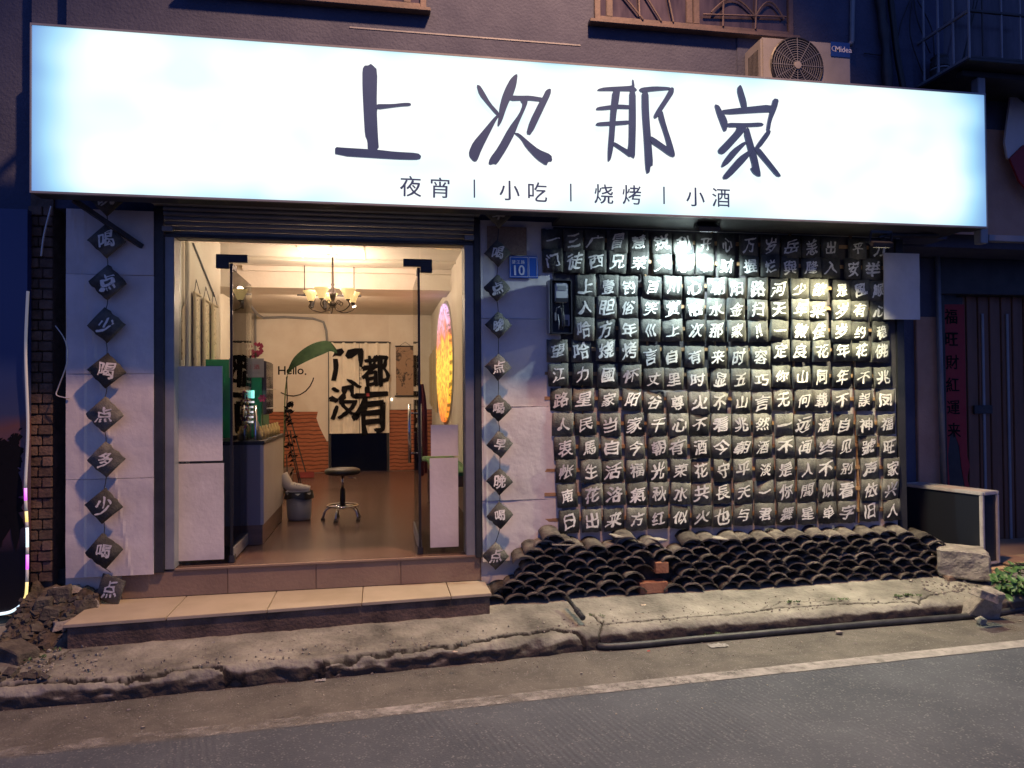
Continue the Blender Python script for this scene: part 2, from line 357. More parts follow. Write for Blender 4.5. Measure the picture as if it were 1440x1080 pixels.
def build_pavement():
    nx, ny, nf = 1250, 120, 10
    xs = np.linspace(-3.6, 7.4, nx+1)
    V = []; 
    rows = ny+nf
    X = np.repeat(xs[:, None], rows+1, 1); Y = np.zeros_like(X); Z = np.zeros_like(X)
    for i, x in enumerate(xs):
        yk = kerb_y(x) + .012*noise.noise(Vector((x*1.7, 3, 0))) + (.018 if x < 1.3 else .006)*noise.noise(Vector((x*6, 9, 0)))
        left = x < 1.36
        top = .125 + .01*noise.noise(Vector((x*.9, 1, 1)))
        for j in range(rows+1):
            if j <= ny:
                t = j/ny; y = .12 + (yk+.05-.12)*t
                s = 1-t
                z = top + s*(.115) + (.0 if not left else -.02*s)
            else:
                k = (j-ny)/nf; a = k*math.pi/2
                y = yk+.05 - .05*math.sin(min(1., a*1.5)); z = top - (top+.02)*(k**1.5)
            q = Vector((x*4, y*4, 0))
            fr_ = noise.noise(Vector((x*9, y*12, z*12)), noise_basis='VORONOI_F2F1') if j > ny-16 else 0.
            z += (.005 if left else .003)*(fr_-.3)*(1 if j < rows-2 else 0)
            z += .007*noise.noise(q) + .004*noise.noise(q*3.3) + .0025*noise.noise(q*11)
            if j > ny-4:
                e = .016 if left else .008
                d = noise.noise(Vector((x*7, z*16, 2)))*e*.9 + noise.noise(Vector((x*20, z*45, 5)))*e*.3
                d += (.009 if left else .006)*(noise.noise(Vector((x*8, z*14, 1.)), noise_basis='VORONOI_F2F1')-.3); y += d if j < rows else 0
            Y[i, j] = y; Z[i, j] = z
    P = np.stack([X, Y], -1).reshape(-1, 2); dz = np.zeros(len(P))
    for pl, wd, dp in cracks:
        dm = np.full(len(P), 9.)
        wob = np.array([noise.noise(Vector((p[0]*14, p[1]*14, 0)))*.02 for p in P])
        Q = P + np.stack([wob*.3, wob], -1)
        for a, b in zip(pl[:-1], pl[1:]):
            ab = b-a; t = np.clip(((Q-a)@ab)/max(ab@ab, 1e-9), 0, 1); d = np.hypot(*(Q - (a+t[:, None]*ab)).T); dm = np.minimum(dm, d)
        dz = np.minimum(dz, -dp*np.clip(1-dm/wd, 0, 1)**.7)
    # the strip outside the long crack has sunk a little on the left
    pl = cracks[1][0]; yc = np.interp(P[:, 0], pl[:, 0], pl[:, 1]); sunk = (P[:, 1] < yc) & (P[:, 0] < 1.36) & (Z.reshape(-1) > .05)
    CR0 = np.clip(-dz/.006, 0, 1); dz = dz - .012*sunk
    Z = Z + dz.reshape(Z.shape)
    verts = np.stack([X, Y, Z], -1).reshape(-1, 3)
    n = rows+1
    faces = [[i*n+j, i*n+j+1, (i+1)*n+j+1, (i+1)*n+j] for i in range(nx) for j in range(rows)]
    me = bpy.data.meshes.new('pavement'); me.from_pydata(verts.tolist(), [], faces)
    bm = bmesh.new(); bm.from_mesh(me); bmesh.ops.recalc_face_normals(bm, faces=bm.faces)
    if sum(f.normal.z for f in list(bm.faces)[:500]) < 0: bmesh.ops.reverse_faces(bm, faces=bm.faces)
    bm.to_mesh(me); bm.free()
    at = me.attributes.new('dirt', 'FLOAT', 'POINT'); at.data.foreach_set('value', CR0.astype(np.float32))
    return me
def pz(x, y):
    yk = kerb_y(x); t = min(1, max(0, (.12-y)/(.12-yk-.05))); return .125 + (1-t)*(.115 - (.02 if x < 1.36 else 0))
def pavemat():
    m = mat('old_concrete_pavement', (.085, .083, .072), .92, (.35, .34, .29), 3.2, 1., 38, detail=14, contrast=(.3, .72)); nt = m.node_tree; N = nt.nodes; L = nt.links; b = N['Principled BSDF']
    ramp = [n for n in N if n.type == 'VALTORGB'][0]
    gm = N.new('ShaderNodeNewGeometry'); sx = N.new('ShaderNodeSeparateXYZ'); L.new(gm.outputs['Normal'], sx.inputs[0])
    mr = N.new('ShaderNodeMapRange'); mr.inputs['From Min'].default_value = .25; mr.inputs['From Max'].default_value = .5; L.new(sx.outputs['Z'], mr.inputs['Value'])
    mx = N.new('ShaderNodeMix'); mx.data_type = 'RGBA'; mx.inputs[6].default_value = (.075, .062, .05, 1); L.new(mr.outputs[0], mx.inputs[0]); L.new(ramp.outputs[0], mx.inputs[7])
    da = N.new('ShaderNodeAttribute'); da.attribute_name = 'dirt'; m9 = N.new('ShaderNodeMix'); m9.data_type = 'RGBA'; m9.inputs[7].default_value = (.022, .018, .014, 1); L.new(da.outputs['Fac'], m9.inputs[0]); L.new(mx.outputs[2], m9.inputs[6]); L.new(m9.outputs[2], b.inputs['Base Color']); return m
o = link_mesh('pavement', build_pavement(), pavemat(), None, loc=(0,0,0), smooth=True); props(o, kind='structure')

# ------------------------------------------------------------------ the shop building
B = thing('shop_building', (1.0, .2, 0), 'old plastered shop building behind the long glowing white sign', 'building')
WT = .22   # wall thickness
box('wall', M['wall_glow_blue'], B, -2.1, 4.75, 0, WT, 2.98, 7.5, 0)                # upper facade
box('wall', M['plaster'], B, -2.1, -1.53, 0.0, WT, 0, 2.979, 0)
box('wall', M['plaster'], B, .745, 4.30, 0.0, WT, 0, 2.979, 0)
box('side_wall', M['pink'], B, 4.08, 4.30, WT+.001, .9, 0, 2.979, 0)
box('threshold', M['brown'], B, -1.53, .745, 0, WT+.0, 0, .49, 0)
# thin drip ledge of the upper storey
MB().box(-.2, 1.55, -.004, 0, 4.385, 4.397).build('ledge', M['steel'], B, bevel=.001)
# interior shell
FZ, CZ = .5, 3.17
def floormat():
    m = mat('glossy_brown_floor', (.11, .070, .058), .25, (.155, .10, .085), 2.5, .12, 5, detail=6); return m
box('floor', floormat(), B, -2.6, 1.9, .0+WT, 6.6, .3, FZ-.004, 0)
box('floor', floormat(), B, -1.53, .745, .0, WT, .49, FZ-.004, 0)
box('ceiling', M['ceil'], B, -2.2, 1.9, WT, 3.2, CZ, CZ+.1, 0)
box('ceiling', M['ceil'], B, -2.2, 1.9, 3.8, 6.6, 3.0, 3.1, 0)
box('beam', M['plaster'], B, -2.2, 1.9, 3.2, 3.8, 2.93, 3.5, 0)
box('interior_wall', M['plaster'], B, -1.62, -1.5, WT, 2.0, FZ-.2, CZ, 0)
box('interior_wall', M['plaster'], B, -2.05, -1.93, 2.0, 6.52, FZ-.2, CZ, 0)
box('interior_wall', M['plaster'], B, -2.05, -1.621, 2.0-.1, 2.0, FZ-.2, CZ, 0)
box('interior_wall', M['plaster'], B, .84, .96, WT, 6.52, FZ-.2, CZ, 0)
YB = 6.52
# back wall with the doorway cut out
box('interior_wall', M['plaster'], B, -2.05, -.79, YB, YB+.12, FZ-.2, 3.0, 0)
box('interior_wall', M['plaster'], B, .16, .96, YB, YB+.12, FZ-.2, 3.0, 0)
box('interior_wall', M['plaster'], B, -.79, .16, YB, YB+.12, 2.57, 3.0, 0)
box('back_room_wall', M['black'], B, -1.4, .9, 8.0, 8.1, .3, 3., 0)
dfr = MB().box(-.79, -.75, YB-.015, YB+.12, FZ, 2.57).box(.12, .16, YB-.015, YB+.12, FZ, 2.57).box(-.75, .12, YB-.015, YB+.12, 2.53, 2.57)
dfr.build('door_frame', M['dark_steel'], B)
# dado wallpaper, torn edge
def brickpaper():
    m = mat('stacked_stone_wallpaper', (.30, .09, .04), .7, (.42, .15, .07), 7, .0, stretch=(1, 1, 7)); nt = m.node_tree; N = nt.nodes; L = nt.links
    tc = N.new('ShaderNodeTexCoord'); wv = N.new('ShaderNodeTexWave'); wv.bands_direction = 'Z'; wv.inputs['Scale'].default_value = 5.2; wv.inputs['Distortion'].default_value = 3.5; wv.inputs['Detail'].default_value = 3; wv.inputs['Detail Scale'].default_value = .9
    L.new(tc.outputs['Object'], wv.inputs['Vector']); r = N.new('ShaderNodeMapRange'); r.inputs['From Min'].default_value = 0; r.inputs['From Max'].default_value = .35; L.new(wv.outputs['Fac'], r.inputs['Value'])
    ramp = [n for n in N if n.type == 'VALTORGB'][0]; mx = N.new('ShaderNodeMix'); mx.data_type = 'RGBA'; mx.inputs[6].default_value = (.11, .03, .018, 1)
    L.new(r.outputs[0], mx.inputs[0]); L.new(ramp.outputs[0], mx.inputs[7]); L.new(mx.outputs[2], N['Principled BSDF'].inputs['Base Color']); return m
pts = [(-1.93,FZ)] + [(W(a,b,YB).x, W(a,b,YB).z) for a,b in [(352,579),(405,579),(447,579),(445,588),(448,597),(452,606),(455,612),(460,621)]] + [(-.792,1.0),(-.792,FZ)]
MB().poly([(x, YB-.004, z) for x, z in pts], (0, .003, 0)).build('wallpaper', brickpaper(), B)
zt = W(560, 576, YB).z
MB().box(.162, .84, YB-.004, YB-.001, FZ, zt).build('wallpaper', brickpaper(), B)
# smile and word painted on the back wall
prepare('Helo.', .012, 'sans')
x = W(404, 524, YB).x
def put_text(txt, key, x0, z0, size, y, m, name, parent, adv=None, loc=None):
    x = x0
    for ch in txt:
        if ch == ' ': x += size*.3; continue
        bm, w, h = GL[(ch, key)]
        zc = {'H': .36, 'e': .27, 'l': .38, 'o': .27, '.': .05, 'M': .36, 'i': .37, 'd': .38, 'a': .27}.get(ch, .36)
        me = glyph(ch, key, lambda a, b: (x + w*size/2 + a*size, y, z0 + zc*size + b*size))
        link_mesh(name, me, m, parent); x += w*size + .07*size
wsize = .19
put_text('Hello.', 'sans', W(391, 524, YB).x, W(420, 527, YB).z, wsize, YB-.003, M['ink'], 'painted_letter', B)
c0 = W(405, 540, YB)
arc = [(W(a, b, YB).x, YB-.004, W(a, b, YB).z) for a, b in [(395,552),(404,556),(413,557),(422,555),(430,550),(436,543),(440,535),(441,531)]]
MB().tube(arc, .009, 5).build('painted_smile', M['ink'], B)
# surface cables on the ceiling and back wall
cb = [W(348,425,5.0), W(362,442,5.9), W(370,447,6.5), W(400,446,6.5), W(440,448,6.5), W(455,453,6.5), W(459,465,6.5), W(460,480,6.5)]
MB().tube(cb, .02, 6).build('cable', M['steel'], B, smooth=True)
MB().tube([(-1.885, YB-.03, 3.0), (-1.885, YB-.03, FZ)], .018, 6).build('pipe', M['steel'], B)
for yy in (.62,):
    MB().tube([(-1.47, yy, FZ), (-1.47, yy, CZ)], .018, 8).build('pipe', M['plaster'], B)
MB().tube([(-1.49, .9, 2.95), (-1.49, 1.7, 2.62)], .008, 5).build('cable', M['steel'], B)
# light switch and small lamp on back wall
MB().box(.185, .215, YB-.02, YB, 1.62, 1.66).build('switch', emat('switch_glow', (1,.9,.7), 2.), B)

# first-floor windows
def window(x0, x1, z0, z1, mull, lab=None, proj=.0):
    f = MB(); w = .045; y0, y1 = -.03-proj, .02
    f.box(x0, x0+w, y0, y1, z0, z1).box(x1-w, x1, y0, y1, z0, z1).box(x0+w, x1-w, y0, y1, z0, z0+w).box(x0+w, x1-w, y0, y1, z1-w, z1)
    for mx in mull: f.box(mx-.025, mx+.025, y0+.003, y1, z0+w, z1-w)
    fr = f.build('window', M['winframe'], B, bevel=.004)
    xs = [x0+w] + list(mull) + [x1-w]
    for a, b in zip(xs[:-1], xs[1:]):
        MB().box(a+.002, b-.002, -.012, -.004, z0+w+.001, z1-w-.001).build('pane', M['glassw'], fr)
    MB().box(x0-.05, x1+.03, -.075-proj, -.0, z0-.03, z0-.002).build('sill', M['winframe'], fr, bevel=.004)
    return fr
M['winframe'] = mat('window_frame_paint', (.15, .11, .105), .6, (.10, .08, .08), 12, .2, 50)
za = 4.58
w1 = window(1.66, 3.34, za, 5.9, [1.78, 2.44, 2.50])
cur = MB(); 
def drape(x0, x1, z0, z1, y, amp, n, name, m, parent):
    return MB().grid(lambda u, v: (x0+(x1-x0)*u, y + amp*math.sin(u*n*6.28)+amp*.5*math.sin(u*n*15+v*3), z0+(z1-z0)*v), 60, 6).build(name, m, parent, smooth=True)
for p in [((1.80,-.035,4.9),(2.05,-.035,4.62)), ((1.88,-.035,5.1),(2.2,-.035,4.62)), ((2.0,-.035,5.4),(2.02,-.035,4.64)), ((2.55,-.035,4.7),(3.27,-.035,4.74)), ((2.72,-.035,4.62),(2.75,-.035,5.6)), ((3.0,-.035,4.62),(3.05,-.035,5.6)),((2.2,-.035,5.1),(2.3,-.035,4.62))]:
    MB().tube([p[0], p[1]], .008, 5).build('window_bar', M['winframe'], w1)
for (a, b) in ((2.62, 3.0), (3.0, 3.25)):
    pts = [(a + (b-a)*t, -.036, 4.72 + .13*math.sin(math.pi*t)) for t in [i/10 for i in range(11)]]
    MB().tube(pts, .008, 5).build('window_bar', M['winframe'], w1)
w2 = window(-1.3, .36, 4.555, 5.8, [-.35, .22])
# patched stain strip of sagging render
MB().box(2.85, 4.45, -.012, 0, 4.0, 4.58).build('render_patch', M['wall_glow_blue'], B, bevel=.004)

# ------------------------------------------------------------------ front step
S = thing('front_step', (-.55, -.25, pz(-.5, -.3)), 'two-tier step with brown riser and cream tiled tread below the shop door', 'step')
sy = lambda x: -.47 + .0675*(x+.55)      # skewed front edge
z1 = .31
def skewbox(xa, xb, ya, yb, z0, z1, name, m, bevel=.003, **k):
    q = MB(); q.v = [Vector((x, y(x) if callable(y) else y, z)) for x in (xa, xb) for y in (ya, yb) for z in (z0, z1)]
    q.f = [list(t) for t in ((0,1,3,2),(4,6,7,5),(0,4,5,1),(2,3,7,6),(0,2,6,4),(1,5,7,3))]
    return q.build(name, m, S, bevel=bevel, **k)
M['stepface'] = mat('stained_concrete_riser', (.05, .038, .032), .9, (.20, .145, .115), 5, .9, 50, detail=12, contrast=(.3, .7))
skewbox(-1.88, .752, lambda x: sy(x)+.006, -.002, .02, z1-.021, 'step_block', M['stepface'])
xs = [-1.9, -1.32, -.72, -.12, .48, .765]
for a, b in zip(xs[:-1], xs[1:]):
    skewbox(a+.0025, b-.0025, lambda x: sy(x)-.008, -.024, z1-.02, z1, 'floor_tile', M['steptile'], .0025)
xs = [-1.74, -1.05, -.45, .15, .735]
for a, b in zip(xs[:-1], xs[1:]):
    box('riser_panel', M['brown'], S, a+.0015, b-.0015, -.022, -.001, z1+.002, .486, .002)
box('step_edge', M['brown'], S, -1.40, .745, -.035, -.001, .487, .503, .004)

# ------------------------------------------------------------------ shopfront frame and glass
F = thing('shopfront_frame', (-.38, 0, .5), 'grey metal door surround with fixed glass side panels and a glass transom', 'shopfront')
zl = 2.805
box('jamb', M['steel'], F, -1.462, -1.40, -.03, .16, .5, zl+.02)
box('jamb', M['steel'], F, .632, .70, -.03, .16, .5, zl+.02)
box('shutter_track', M['dark_steel'], F, -1.53, -1.463, -.05, .10, .485, 3.0)
box('shutter_track', M['dark_steel'], F, .701, .745, -.05, .10, .485, 3.0)
box('lintel_rail', M['steel'], F, -1.399, .631, -.0, .10, zl, zl+.05)
YG = .10
gd = 2.62
def pane(name, x0, x1, z0, z1, y=YG): return box(name, M['glass'], F, x0, x1, y, y+.01, z0, z1, 0)
xl, xr = W(325, 580, YG).x, W(590, 580, YG).x
pane('side_glass', -1.40, xl-.012, .505, zl-.004); pane('side_glass', xr+.012, .632, .505, zl-.004)
pane('transom_glass', xl-.008, xr+.008, W(460, 373, YG).z, zl-.004)
ztop = W(460, 371, YG).z
for s, xa in ((1, xl), (-1, xr)):
    L_ = MB()
    x0, x1 = sorted((xa - s*.09, xa + s*.115))
    L_.box(x0, x1, YG-.012, YG+.022, ztop-.005, ztop+.05)
    x0, x1 = sorted((xa - s*.10, xa - s*.012))
    L_.box(x0, x1, YG-.014, YG+.024, ztop-.05, ztop+.05)
    L_.build('patch_fitting', M['dark_steel'], F, bevel=.002)

def glass_door(xa, s, lab):
    D = thing('glass_door', (xa, YG, .5), lab, 'door', 'pair of glass doors opened into the shop')
    ya, yb = YG+.02, YG+.02+.86
    box('glass_leaf', M['glass'], D, xa-.005, xa+.005, ya, yb, .565, ztop-.045, 0)
    box('edge_trim', M['black'], D, xa-.009, xa+.009, ya-.012, ya, .52, ztop-.03, .001)
    box('bottom_rail', M['steel'], D, xa-.012, xa+.012, ya, yb, .51, .60, .002)
    box('top_rail', M['dark_steel'], D, xa-.011, xa+.011, ya, ya+.16, ztop-.05, ztop-.008, .002)
    box('pivot', M['dark_steel'], D, xa-.02, xa+.02, ya-.02, ya+.05, .50, .55, .003)
    for q in (-1, 1):
        h = MB().tube([(xa+q*.045, yb-.11, 1.12), (xa+q*.045, yb-.11, 1.62)], .0145, 12)
        h.tube([(xa, yb-.11, 1.20), (xa+q*.045, yb-.11, 1.20)], .008, 8); h.tube([(xa, yb-.11, 1.54), (xa+q*.045, yb-.11, 1.54)], .008, 8)
        h.build('handle', M['chrome'], D, smooth=True)
    return D
glass_door(xl, 1, 'left glass door swung inward beside the counter with a long steel pull handle')
glass_door(xr, -1, 'right glass door swung inward near the green table with a long steel pull handle')

# roller shutter coil and slats above the door
RS = thing('roller_shutter', (-.4, -.06, 2.83), 'rolled-up blue grey roller shutter over the shop door', 'shutter')
k = 0; z = 2.828
while z < 3.02:
    MB().tube([(-1.46, -.005-.012*k, z+.014), (.70, -.005-.012*k, z+.014)], .0165, 8).build('slat', M['steel'], RS, smooth=True); z += .031; k += 1
box('shutter_box', M['steel'], RS, -1.53, .745, -.20, -.0, 3.02, 3.3, .004)
box('bottom_bar', M['dark_steel'], RS, -1.47, .71, -.035, .0, 2.806, 2.826, .003)
for xx in (-1.43, .67): box('bracket', M['steel'], RS, xx-.04, xx+.03, -.07, -.036, 2.84, 2.875, .003)

# ------------------------------------------------------------------ foam boards on the wall
def crease(seed, amp=.006, lines=()):
    def f(x, z):
        d = amp*noise.noise(Vector((x*2.3, z*1.7, seed))) + amp*.5*abs(noise.noise(Vector((x*6+z*3, z*5-x*2, seed+5)))) 
        for (a, b, c, w) in lines:
            q = abs(a*x+b*z-c)/math.hypot(a, b); d += w*math.exp(-(q/.008)**2)
        return d
    return f
def board(parent, x0, x1, z0, z1, y, seed, name='foam_panel', amp=.009, m=None, lines=(), nx=34, nz=34):
    fz = crease(seed, amp, lines)
    q = MB().grid(lambda u, v: (x0+(x1-x0)*u, y - .004 - fz(x0+(x1-x0)*u, z0+(z1-z0)*v), z0+(z1-z0)*v), nx, nz)
    b = len(q.v); q.v += [Vector(p) for p in ((x0, y, z0), (x1, y, z0), (x1, y, z1), (x0, y, z1))]
    n = nz+1; q.f += [[b, b+1, b+2, b+3]]
    # edges closed to give the sheet its thickness
    bl, br, tr, tl = 0, nx*n, nx*n+nz, nz
    q.f += [[bl, b, b+1, br][::-1] if False else [b, b+1, br, bl], [b+1, b+2, tr, br], [b+2, b+3, tl, tr], [b+3, b, bl, tl]]
    return q.build(name, m or M['foam'], parent, smooth=False)
T = thing('wall_sheet', (-1.8, 0, .48), 'pale creased foam sheeting left of the door behind the hanging diamond tiles', 'sheet', 'pale sheets on the shop front')
zs = [.478, 1.14, 1.853, 2.53, 2.975]
for i in range(4):
    board(T, -2.078, -1.525, zs[i]+.0015, zs[i+1]-.0015, -.054, i+1, lines=[(1, 0, -1.97, .004), (1, .15, -1.60, .003)])
T = thing('wall_sheet', (1.0, 0, .5), 'pale creased foam sheeting between the door and the wall of painted tiles', 'sheet', 'pale sheets on the shop front')
zs = [.45, .9, 1.60, 2.26, 3.0]
for i in range(4):
    board(T, .752, 1.36 if i < 3 else 1.30, zs[i]+.0015, zs[i+1]-.0015, -.03, i+11, amp=.008, lines=[(1, .02, .80, .003)], nx=40, nz=40)
T = props(board(None, .80, 1.10, 2.74, 2.98-.03, -.05, 31, name='kraft_card', m=mat('brown_kraft_card', (.22, .15, .11), .9, (.30, .22, .16), 60, .2, 90, stretch=(1,1,1)), nx=8, nz=8), label='brown speckled card patch fixed above the blue number plate', cat='card')
ha, hb = W(1243, 449, -.09), W(1292, 357, -.09)
T = props(board(None, ha.x, hb.x, ha.z, hb.z, -.09, 41, name='hanging_sheet', m=M['foam'], amp=.012), label='white sheet sticking out at the upper right end of the painted tile wall', cat='sheet')
# cardboard on the fixed side glass
for (a, b, c, d, lab) in (((250,515),(313,513),0,0,'upper grey pink board fixed to the left side glass'),):
    pass
def sideboard(px0, px1, py0, py1, seed, lab):
    p0, p1 = W(px0, py1, YG-.01), W(px1, py0, YG-.01)
    o = board(None, p0.x, p1.x, p0.z, p1.z, YG-.012, seed, name='glass_cover_board', amp=.002, nx=12, nz=16)
    props(o, lab, 'board', 'pale boards covering the side glass')
sideboard(250, 313, 515, 649, 51, 'upper board on the left fixed glass, its top edge by the paper scrolls')
sideboard(249.5, 315, 651, 789, 52, 'lower board on the left fixed glass, standing above the step')
sideboard(606, 644, 597, 641.5, 53, 'short upper board on the right fixed glass below the glowing oval')
sideboard(605, 644, 643.5, 770, 54, 'tall lower board on the right fixed glass beside the grey door jamb')

# ------------------------------------------------------------------ clay tiles with painted characters
def tile_mesh(w, h, rise, seed, thick=.012):
    rr = random.Random(seed); n = 8; q = MB()
    jb = [rr.uniform(-.004, .004) for _ in range(n+1)]; jt = [rr.uniform(-.005, .005) for _ in range(n+1)]
    cx = [(-w/2 + w*i/n) for i in range(n+1)]
    for side in (0, 1):
        for i, x in enumerate(cx):
            y = -rise*(1-(2*x/w)**2) + (0 if side == 0 else thick)
            for z, j in ((-h/2, jb[i]), (0, 0), (h/2, jt[i])): q.v.append(Vector((x + (rr.uniform(-.002, .002) if i in (0, n) else 0), y, z+j)))
    N = (n+1)*3
    for i in range(n):
        for k in (0, 1):
            a = i*3+k; q.f.append([a, a+3, a+4, a+1]); a += N; q.f.append([a, a+1, a+4, a+3])
        a = i*3; q.f.append([a, a+N, a+N+3, a+3]); a = i*3+2; q.f.append([a, a+3, a+N+3, a+N])
    for k in (0, 1):
        a = k; q.f.append([a, a+1, a+1+N, a+N]); a = n*3+k; q.f.append([a, a+N, a+1+N, a+1])
    me = q.mesh('tile'); me.materials.append(M['clay'])
    for p in me.polygons: p.use_smooth = abs(p.normal.y) > .6
    return me
ROWS = ['一三广冒慧锐利开心万岁岳恙出平刀', '门徒西兄荣义家发财握烂與隆入安举', '  上壹钓百川心朝阳路河少欲是風顺'[2:], '人胆俗笑赏融水金扫天年采岁有心', '哈方年巛上次那家‼一微佳岁约稳',
 '望哈烧烤言自有来时容定良花年花佛', '江力國怀丈里时显五巧你山同年不兆', '路星家阳谷尊火不山言无何载不誤凤', '人民当家千心不看兆然一远酒自神福', '衷馬自今朝有酒今朝酒不闻终见號旺',
 '帐生活福光荣花守平淡是人不别声家', '南花洛氣秋水共長天一你間似看依兴', '日出来方红似火也与君舞星单字旧人']
def c5(u): return 740+u/5.54
def c6(u): return 1000+u/5.54
XS = [[777,806,836,868,898,930,960,992,1022,1053,1083,1112,1140,1168,1205,1236],
 [777,807,838,868,898,932,963,992,1022,1054,1083,1111,1141,1168,1199,1227],
 [824,855,884,917,946,976,1009,1036,1065,1094,1124,1151,1184,1210,1236], [822,853,883,915,946,977,1007,1035,1065,1095,1125,1150,1183,1209,1237],
 [821,852,884,915,946,978,1007,1036,1066,1095,1125,1152,1182,1209,1238],
 [784,818,852,884,914,945,977,1009,1038,1069,1097,1125,1155,1185,1210,1238],
 [785,819,855,887,919,947,981,1013,1041,1070,1099,1127,1155,1184,1214,1242],
 [789,821,856,889,920,952,983,1011,1042,1071,1101,1130,1155,1183,1215,1245],
 [c5(u) for u in (285,465,655,845,1020,1190,1350)]+[c6(u) for u in (75,230,400,565,715,880,1035,1200,1370)],
 [c5(u) for u in (300,490,665,850,1025,1175,1355)]+[c6(u) for u in (75,240,405,575,735,895,1050,1220,1385)],
 [c5(u) for u in (310,505,675,860,1025,1200,1360)]+[c6(u) for u in (90,245,420,575,745,890,1050,1240,1410)],
 [c5(u) for u in (320,515,690,870,1035,1200,1365)]+[c6(u) for u in (90,255,415,580,745,905,1055,1240,1395)],
 [c5(u) for u in (335,510,685,860,1030,1200,1370)]+[c6(u) for u in (90,250,415,590,745,905,1060,1235,1410)]]
YL = [(338,351),(367,379),(402,409),(432,437),(463,467),(493,494),(527,531),(562,563),(597,597),(630,628),(663,659),(697,688),(733,718)]
allch = ''.join(ROWS) + '喝点少多晚早'
prepare(allch, 0, 'brush')
WALLCH = sum(len(r) for r in ROWS)
TM = thing('painted_tile_wall', (2.75, 0, .7), 'large wall panel of dark clay tiles with white brush characters right of the door', 'wall art')
# dark backing board and battens
box('backing_board', mat('dark_backing', (.055, .05, .055), .9, (.10, .085, .085), 4, .3, 40), TM, 1.32, 4.26, -.012, -.001, 1.72, 2.97, .002)
box('backing_board', mat('grey_backing', (.42, .37, .37), .9, (.52, .47, .46), 4, .3, 40), TM, 1.36, 4.23, -.012, -.001, .42, 1.718, .002)
box('end_post', M['dark_steel'], TM, 4.235, 4.305, -.03, -.001, .42, 2.96, .003)
tmeshes = [tile_mesh(.161, .172, .008, s) for s in range(8)]
PY = -.055
def brush_glyph(ch, seed, size, rise, w, cut=.16):
    rr = random.Random(seed*7+1); sh = rr.uniform(-.10, .26); rot = rr.uniform(-.09, .07); sx = size*rr.uniform(.86, 1.06); sz = size*rr.uniform(.9, 1.06)
    def fn(x, y):
        x2 = (x + sh*y); y2 = y + .17*x + .10*x*x
        xx = (x2*math.cos(rot)-y2*math.sin(rot))*sx; zz = (x2*math.sin(rot)+y2*math.cos(rot))*sz
        return (xx, -rise*(1-(2*xx/w)**2) - .0016, zz)
    return glyph(ch, 'brush', fn, cut=cut, warp=.115, seed=seed, bold=.036)
cache = {}
for r, row in enumerate(ROWS):
    zrow = []
    for c, ch in enumerate(row):
        px = XS[r][c]; t = (px-790)/(1240-790); py = YL[r][0]+(YL[r][1]-YL[r][0])*t
        if r == 5 and 3 < (c) < 10: py += 9
        if r == 6 and 3 < c < 10: py += 5
        if r == 7 and 3 < c < 10: py += 4
        p = W(px, py, PY)
        sc = 1.0 if r > 4 else 1.0
        o = link_mesh('tile', R.choice(tmeshes), None, TM, loc=(0,0,0))
        o.location = Vector((p.x, PY+R.uniform(-.008, .006), p.z+R.uniform(-.003, .003))) - WL[TM.name]
        o.rotation_euler = (R.uniform(-.05, .09), R.gauss(0, .03), R.uniform(-.12, .12))
        o.scale = (R.uniform(.96, 1.04), 1, R.uniform(.96, 1.03))
        me = brush_glyph(ch, r*16+c, .122*R.uniform(.9, 1.08), .008, .161)
        link_mesh('painted_character', me, M['paint'], o, loc=(0, 0, 0))
# horizontal battens with ends that show at the left
for r in range(len(ROWS)):
    for dy in ((-13 if r != 2 else -10),):
        a, b = W(776 if r > 4 else 772, YL[r][0]-2, -.02), W(1242, YL[r][1]-2, -.02)
        if r in (2, 3, 4): a = W(815, YL[r][0]-2, -.02)
        MB().bar((a.x-(.06 if r > 4 else 0), -.024, a.z), (b.x, -.024, b.z), .022, .028).build('batten', M['wood'], TM, bevel=.002)
for px in (812, 905, 1000, 1110, 1195):
    a, b = W(px, 325, -.014), W(px+12, 735, -.014)
    MB().bar((a.x, -.018, a.z), (b.x, -.018, b.z), .03, .010).build('batten', M['wood'], TM, bevel=.001)

